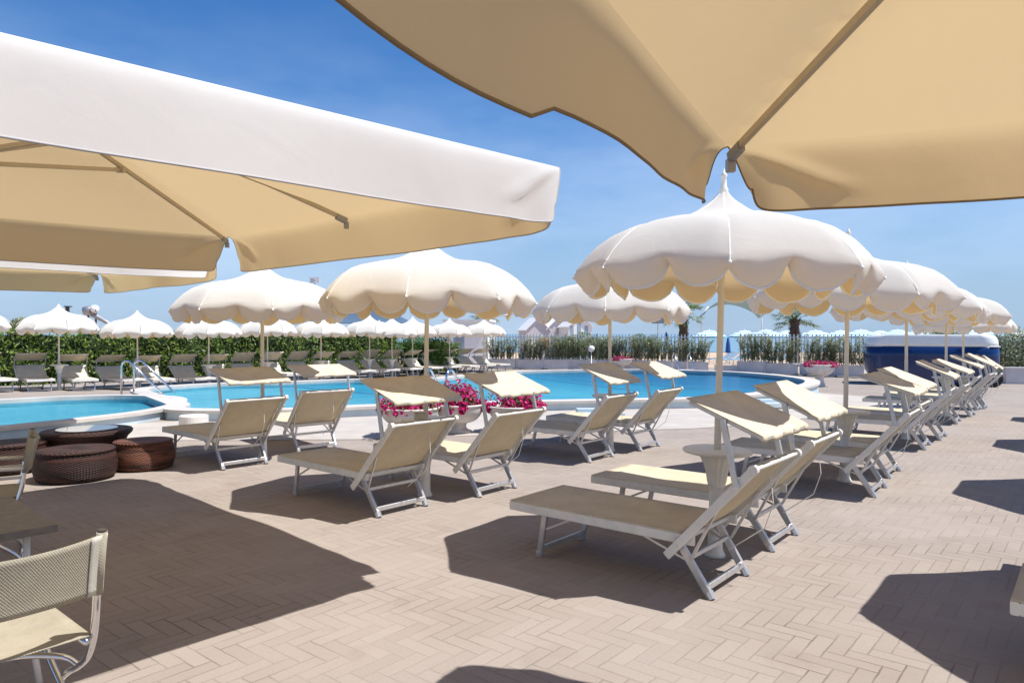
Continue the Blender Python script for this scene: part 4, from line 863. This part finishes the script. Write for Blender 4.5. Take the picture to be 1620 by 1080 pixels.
for i, (x, Y) in enumerate([(1140,46),(1160,44),(1172,47),(1150,49),(1215,45),(1235,48)]):
    t = bb if fb else copy_tree(bb); fb = False
    put(t, ((x-810)/F*Y, Y, -.27-.012*(Y-39)), R(20), 'beach lounger seen through the %s, %s from the left' % (('gap in the fence', ordn[[1140,1150,1160,1172].index(x)]) if x < 1200 else ('oleanders right of the gap', ordn[[1215,1235].index(x)])))
def closed(x, Y, h, mat, name, label, group, z0=None, r=.13):
    m = MB(); t = empty(name, ((x-810)/F*Y, Y, z0 if z0 is not None else -.27-.012*(Y-39)), 0, label, 'parasol', group)
    m.lathe([(.02,0),(.02,h*.55)], 8); m.build('pole', M['fence'], t); m = MB(); m.lathe([(r*1.0,h*.45),(r*1.1,h*.5),(r*.8,h*.75),(r*.45,h*.93),(0,h)], 14, fl=.12); m.build('folded_canopy', mat, t, True); return t
closed(1152, 42, 1.75, M['blue'], 'closed_parasol', 'closed dark blue parasol in the gap of the fence', 'closed parasols')
closed(1054, 45, 2.1, M['blue'], 'closed_parasol', 'closed dark blue parasol left of the palm stump', 'closed parasols')
for i, x in enumerate((118, 257, 288, 358)):
    k = (x-810)/F; a = A0+back*1.05; tt = (k*a.y-a.x)/(FR.x-k*FR.y); p = a+FR*tt
    closed(x, p.y, 1.86, M['teal'], 'closed_parasol', 'small teal folded parasol showing at the hedge top, %s from the left' % ordn[i], 'small teal folded parasols at the hedge', gz(p.x, p.y), .13)
def box_t(name, c, sz, mat, label, cat, z0=-.35, rz=0, parts=()):
    t = empty(name, (c[0], c[1], z0), rz, label, cat); m = MB(); m.box(-sz[0]/2, sz[0]/2, 0, sz[1], 0, sz[2]); m.build('wall', mat, t)
    for nm, (x0, x1, z0_, z1_), mt, dy in parts: m = MB(); m.box(x0, x1, -dy, -.0, z0_, z1_); m.build(nm, mt, t)
    return t
Yh = 43; cx = (737-810)/F*Yh
t = box_t('white_hut', (cx, Yh), (2.7, 3, 2.62), M['wpaint'], 'flat-roofed white hut with a pale blue door behind the lower hedge', 'hut', -.27, -.1, (('door', (-.75,-.1,.05,1.95), M['bluedoor'], .03), ('door_panel', (-.6,-.25,.4,1.6), M['steel'], .045)))
m = MB(); m.box(-1.45, 1.45, -.1, 3.1, 2.622, 2.74); m.build('roof', M['wpaint'], t)
cabs = [(851, 60, 'white gabled beach cabin, wall coloured as in shade, with a small colourful poster', 0, 2.9), (883, 60.4, 'plain white gabled cabin, wall coloured as in shade, middle of the three', 0, 2.95), (918, 58, 'gabled cabin with blue stripes, right one of the three', 1, 3.15)]
for x, Y, lab, st, h in cabs:
    cx = (x-810)/F*Y; t = empty('beach_cabin', (cx, Y, -.5), R(14), lab, 'cabin', 'gabled white beach cabins'); w2 = 1.0; dp = 2.6; he = h-.85+.4; hp = h+.5
    m = MB(); m.add([(-w2,0,0),(w2,0,0),(w2,0,he),(0,0,hp),(-w2,0,he),(-w2,dp,0),(w2,dp,0),(w2,dp,he),(0,dp,hp),(-w2,dp,he)], [(0,1,2,3,4),(9,8,7,6,5),(0,4,9,5),(1,6,7,2)]); m.build('wall', M['shaded_white'] if not st else M['wpaint'], t)
    m = MB()
    for s in (-1, 1): a = Vector((s*(w2+.12), 0, he-.1)); b_ = Vector((0, 0, hp+.02)); m.add([a+Vector((0,-.15,0)), b_+Vector((0,-.15,0)), b_+Vector((0,dp+.1,0)), a+Vector((0,dp+.1,0)), a+Vector((0,-.15,.07)), b_+Vector((0,-.15,.07)), b_+Vector((0,dp+.1,.07)), a+Vector((0,dp+.1,.07))], [(0,1,2,3),(4,7,6,5),(0,4,5,1),(3,2,6,7),(0,3,7,4)])
    m.build('roof', M['wpaint'], t)
    if st:
        for sx in (-.72, -.1, .52): m = MB(); m.box(sx-.15, sx+.15, -.02, -.0, 0, he+.05 if abs(sx) > .3 else hp-.3); m.build('stripe', M['bluedoor'], t)
    elif x == 851:
        m = MB(); m.box(.1,.9,-.03,-.001,1.1,1.85); po = m.build('poster', M['orange'], t); m = MB(); m.box(.45,.7,-.034,-.03,1.25,1.7); m.build('poster_patch', M['red'], po)
    else: m = MB(); m.box(-.4,.4,-.03,-.001,.0,1.9); m.build('door', M['wpaint'], t)
def palm(x, Y, h, label, seed, r=.2, spread=1.0, nf=26):
    rnd = random.Random(seed); t = empty('palm_tree', ((x-810)/F*Y, Y, -.35), 0, label, 'palm tree', 'palms on the beach'); m = MB(); prev = []
    for k in range(15): z = h*k/14; prev.append((r*(1.15-.25*k/14)*(1.08 if k % 2 else .94), z))
    m.lathe(prev+[(0, h+.05)], 14)
    for k in range(60):
        a = rnd.uniform(0, 6.28); z = rnd.uniform(.3, 1)*h; p = Vector((r*math.cos(a), r*math.sin(a), z)); m.tube([p, p+Vector((math.cos(a)*.10, math.sin(a)*.10, .10))], [.035, .01], 4)
    m.build('trunk', M['trunk'], t); m = MB()
    for k in range(nf):
        a = rnd.uniform(0, 6.28); el = rnd.uniform(-.5, 1.2); L_ = rnd.uniform(.55, .8)*spread; b = Vector((0, 0, h)); d = Vector((math.cos(a)*math.cos(el), math.sin(a)*math.cos(el), math.sin(el))); st = b+d*L_
        m.tube([b, b+d*L_*.5+Vector((0,0,.04)), st], [.018,.013,.009], 4)
        sd = d.cross(Vector((0,0,1))).normalized(); upv = sd.cross(d)
        for q in range(15):
            f = (q-7)/7*1.35; dd = (d*math.cos(f)+sd*math.sin(f)+upv*rnd.uniform(-.1,.15)).normalized(); l_ = rnd.uniform(.42, .6)*spread*(1-.25*abs(f)/1.35); w_ = upv.cross(dd).normalized()*.022*spread; mid = st+dd*l_*.6; e_ = st+dd*l_+Vector((0,0,-.16*rnd.uniform(.4,1.3)))
            m.add([st, mid+w_, e_, mid-w_], [(0,1,2,3)])
    m.build('crown', M['frond'], t); return t
palm(1257, 40, 2.75, 'stout palm tree with a spiky crown, beyond the fence below the nearest umbrella', 3, .26, 1.25, 44)
palm(1081, 44, 3.05, 'palm tree with a dark trunk left of the gap, its crown behind an umbrella', 4, .27, 1.25, 34)
palm(768, 55, 3.4, 'palm crown peeking above the white hut roof', 6, .16, 1.2, 24)
# shade sail with two masts
Ys = 62; t = empty('shade_sail', ((1155-810)/F*Ys, Ys, -.5), 0, 'pale arched shade sail on two white masts above the beach parasols', 'shade sail')
m = MB(); sx = Ys/F
m.grid(lambda u, v: ((-46+98*u)*sx, (v-.5)*2.2+ .8*math.sin(PI*u), .5+CH+((HZ-(497-24*math.sin(PI*u)**.7+(8*v if True else 0)-2*u)))*sx), 20, 5); thick(m.build('sail', M['sail'], t, True), .02)
for xx, yy in ((-46, 498), (50, 496)): m = MB(); m.tube([(xx*sx, 0, 0), (xx*sx, 0, .5+CH+(HZ-yy)*sx-.2), ((xx*.75)*sx, 0, .5+CH+(HZ-yy+13)*sx)], .06, 8); m.build('mast', M['fence'], t, True)
# peaked grey-blue tent
Yt = 50; sx = Yt/F; t = empty('peaked_tent', ((588-810)/F*Yt, Yt, -.4), R(12), 'grey-blue peaked canvas tent roof behind the far umbrellas', 'tent')
m = MB(); m.grid(lambda u, v: ((2*u-1)*2.9, (2*v-1)*2.6, 2.75+1.95*(1-max(abs(2*u-1), abs(2*v-1)))**1.35), 24, 24); m.build('tent_roof', M['tent'], t, True)
for a in (-1, 1):
    for b_ in (-1, 1): m = MB(); m.lathe([(.05,0),(.05,2.78)], 8, (a*2.8, b_*2.5, 0)); m.build('tent_pole', M['fence'], t)
# play panels over the hedge
for i, (x, w_, mt, lab) in enumerate([(556, .9, 'bblue', 'bright blue play panel just above the hedge'), (578, .8, 'purple', 'lilac play panel above the hedge, right of the blue one'), (598, .7, 'orange', 'orange play panel above the hedge')]):
    Y = 42+i*.8; t = empty('play_panel', ((x-810)/F*Y, Y, -.3), .1*i, lab, 'play panel', 'coloured play panels behind the hedge'); m = MB(); m.box(-w_/2, w_/2, 0, .12, 1.0, 2.08); o = bevel(m.build('panel', M[mt], t), .05, 3)
    m = MB(); m.lathe([(.13,-.02),(.13,0)], 14); q = m.build('porthole', M['whitec'], o, loc=(0, -.002, 1.75)); q.rotation_euler.x = PI/2
    for s in (-1, 1): m = MB(); m.lathe([(.04,0),(.04,2.1)], 8, (s*(w_/2-.05), .2, 0)); m.build('panel_post', M['steel'], t)
# sign on a mast, with a ring emblem
Y = 42; sx = Y/F; t = empty('mast_sign', ((498-810)/F*Y, Y, -.35), 0, 'small square white sign with a ring emblem on a thin mast', 'sign'); hz_ = .35+CH+(HZ-443)*sx
m = MB(); m.box(-.3,.3,-.03,.03,hz_-.17,hz_+.17); bo = m.build('sign_board', M['fence'], t); m = MB(); m.tube([(-.1+.09*math.cos(a*PI/8), -.035, hz_+.09*math.sin(a*PI/8)) for a in range(17)], .014, 6, False); m.build('emblem', M['steel'], bo)
m = MB(); m.lathe([(.03,0),(.03,hz_-.1)], 8, (0,.04,0)); m.build('mast', M['steel'], t)
Y = 48; sx = Y/F; t = empty('notice_board', ((1041-810)/F*Y, Y, -.4), 0, 'small pale grey notice board on a post beyond the fence', 'sign'); z = .4+CH+(HZ-507)*sx
m = MB(); m.box(-.42,.42,-.03,.03,z-.2,z+.2); m.build('board', M['steel'], t); m = MB(); m.lathe([(.035,0),(.035,z-.1)], 8, (0,.07,0)); m.build('post', M['fence'], t)
# dark chimney stack
Y = 65; sx = Y/F; t = empty('dark_stack', ((107-810)/F*Y, Y, -.5), 0, 'thin dark stack above the first whole far umbrella', 'chimney'); z = .5+CH+(HZ-484)*sx
m = MB(); m.lathe([(.17,0),(.17,z-.1)], 12); m.build('shaft', M['dark'], t); m = MB(); m.box(-.2,.32,-.2,.2,z-.1,z); m.build('cap', M['dark'], t)
# water slide tower
Y = 70; sx = Y/F; bz = .5+CH
t = empty('water_slide', ((145-810)/F*Y, Y, -.5), 0, 'grey and white water slide with a round bowl on dark legs', 'water slide')
P_ = lambda x, y, dy=0: Vector(((x-145)*sx, dy, bz+(HZ-y)*sx))
m = MB(); m.tube([P_(134,492), P_(141,491), P_(149,494)], [.42, .5, .35], 14); m.build('flume_mouth', M['steel'], t, True)
m = MB(); m.lathe([(0,-.36),(.22,-.3),(.36,-.1),(.4,.1),(.36,.3),(.2,.42),(0,.45)], 16, P_(152,490,-.2)); m.build('slide_bowl', M['whitec'], t, True)
m = MB(); m.tube([P_(146,497), P_(154,501), P_(166,508), P_(180,516)], [.28,.24,.2,.2], 10); m.build('flume', M['steel'], t, True)
for x in (139, 151): m = MB(); m.tube([P_(x,496,.1), (P_(x,528).x, .1, 0)], .09, 6); m.build('support', M['dark'], t)
m = MB(); [m.tube([P_(a,496,-.45), P_(b_,486,-.5)], .03, 4) for a, b_ in ((147,150),(149,154),(157,155),(154,149))]; m.build('lattice', M['dark'], t)

# small box left on the table of the middle umbrella, globe lamp by the fence
bx_, by_ = px(672, 785); m = MB(); m.box(-.055,.055,-.035,.035,0,.06); m.box(-.058,.058,-.038,.038,.061,.072)
o = bevel(m.build('small_box', M['hem'], loc=(bx_-.03, by_-.14, .7765)), .004); o.rotation_euler.z = .3; tag(o, 'small cream box on the umbrella table before the petunia bowls', 'box')
q_, an_ = on_line(935); t = empty('globe_lamp', (q_.x, q_.y-.15, gz(q_.x, q_.y)), 0, 'white globe lamp on a post among the oleanders', 'lamp')
m = MB(); m.lathe([(.06,0),(.025,.04),(.025,.92)], 10); m.build('post', M['fence'], t, True)
m = MB(); m.lathe([(.17*math.sin(k*PI/12), .17-.17*math.cos(k*PI/12)) for k in range(13)], 20, (0,0,.91)); m.build('globe', M['gwhite'], t, True)
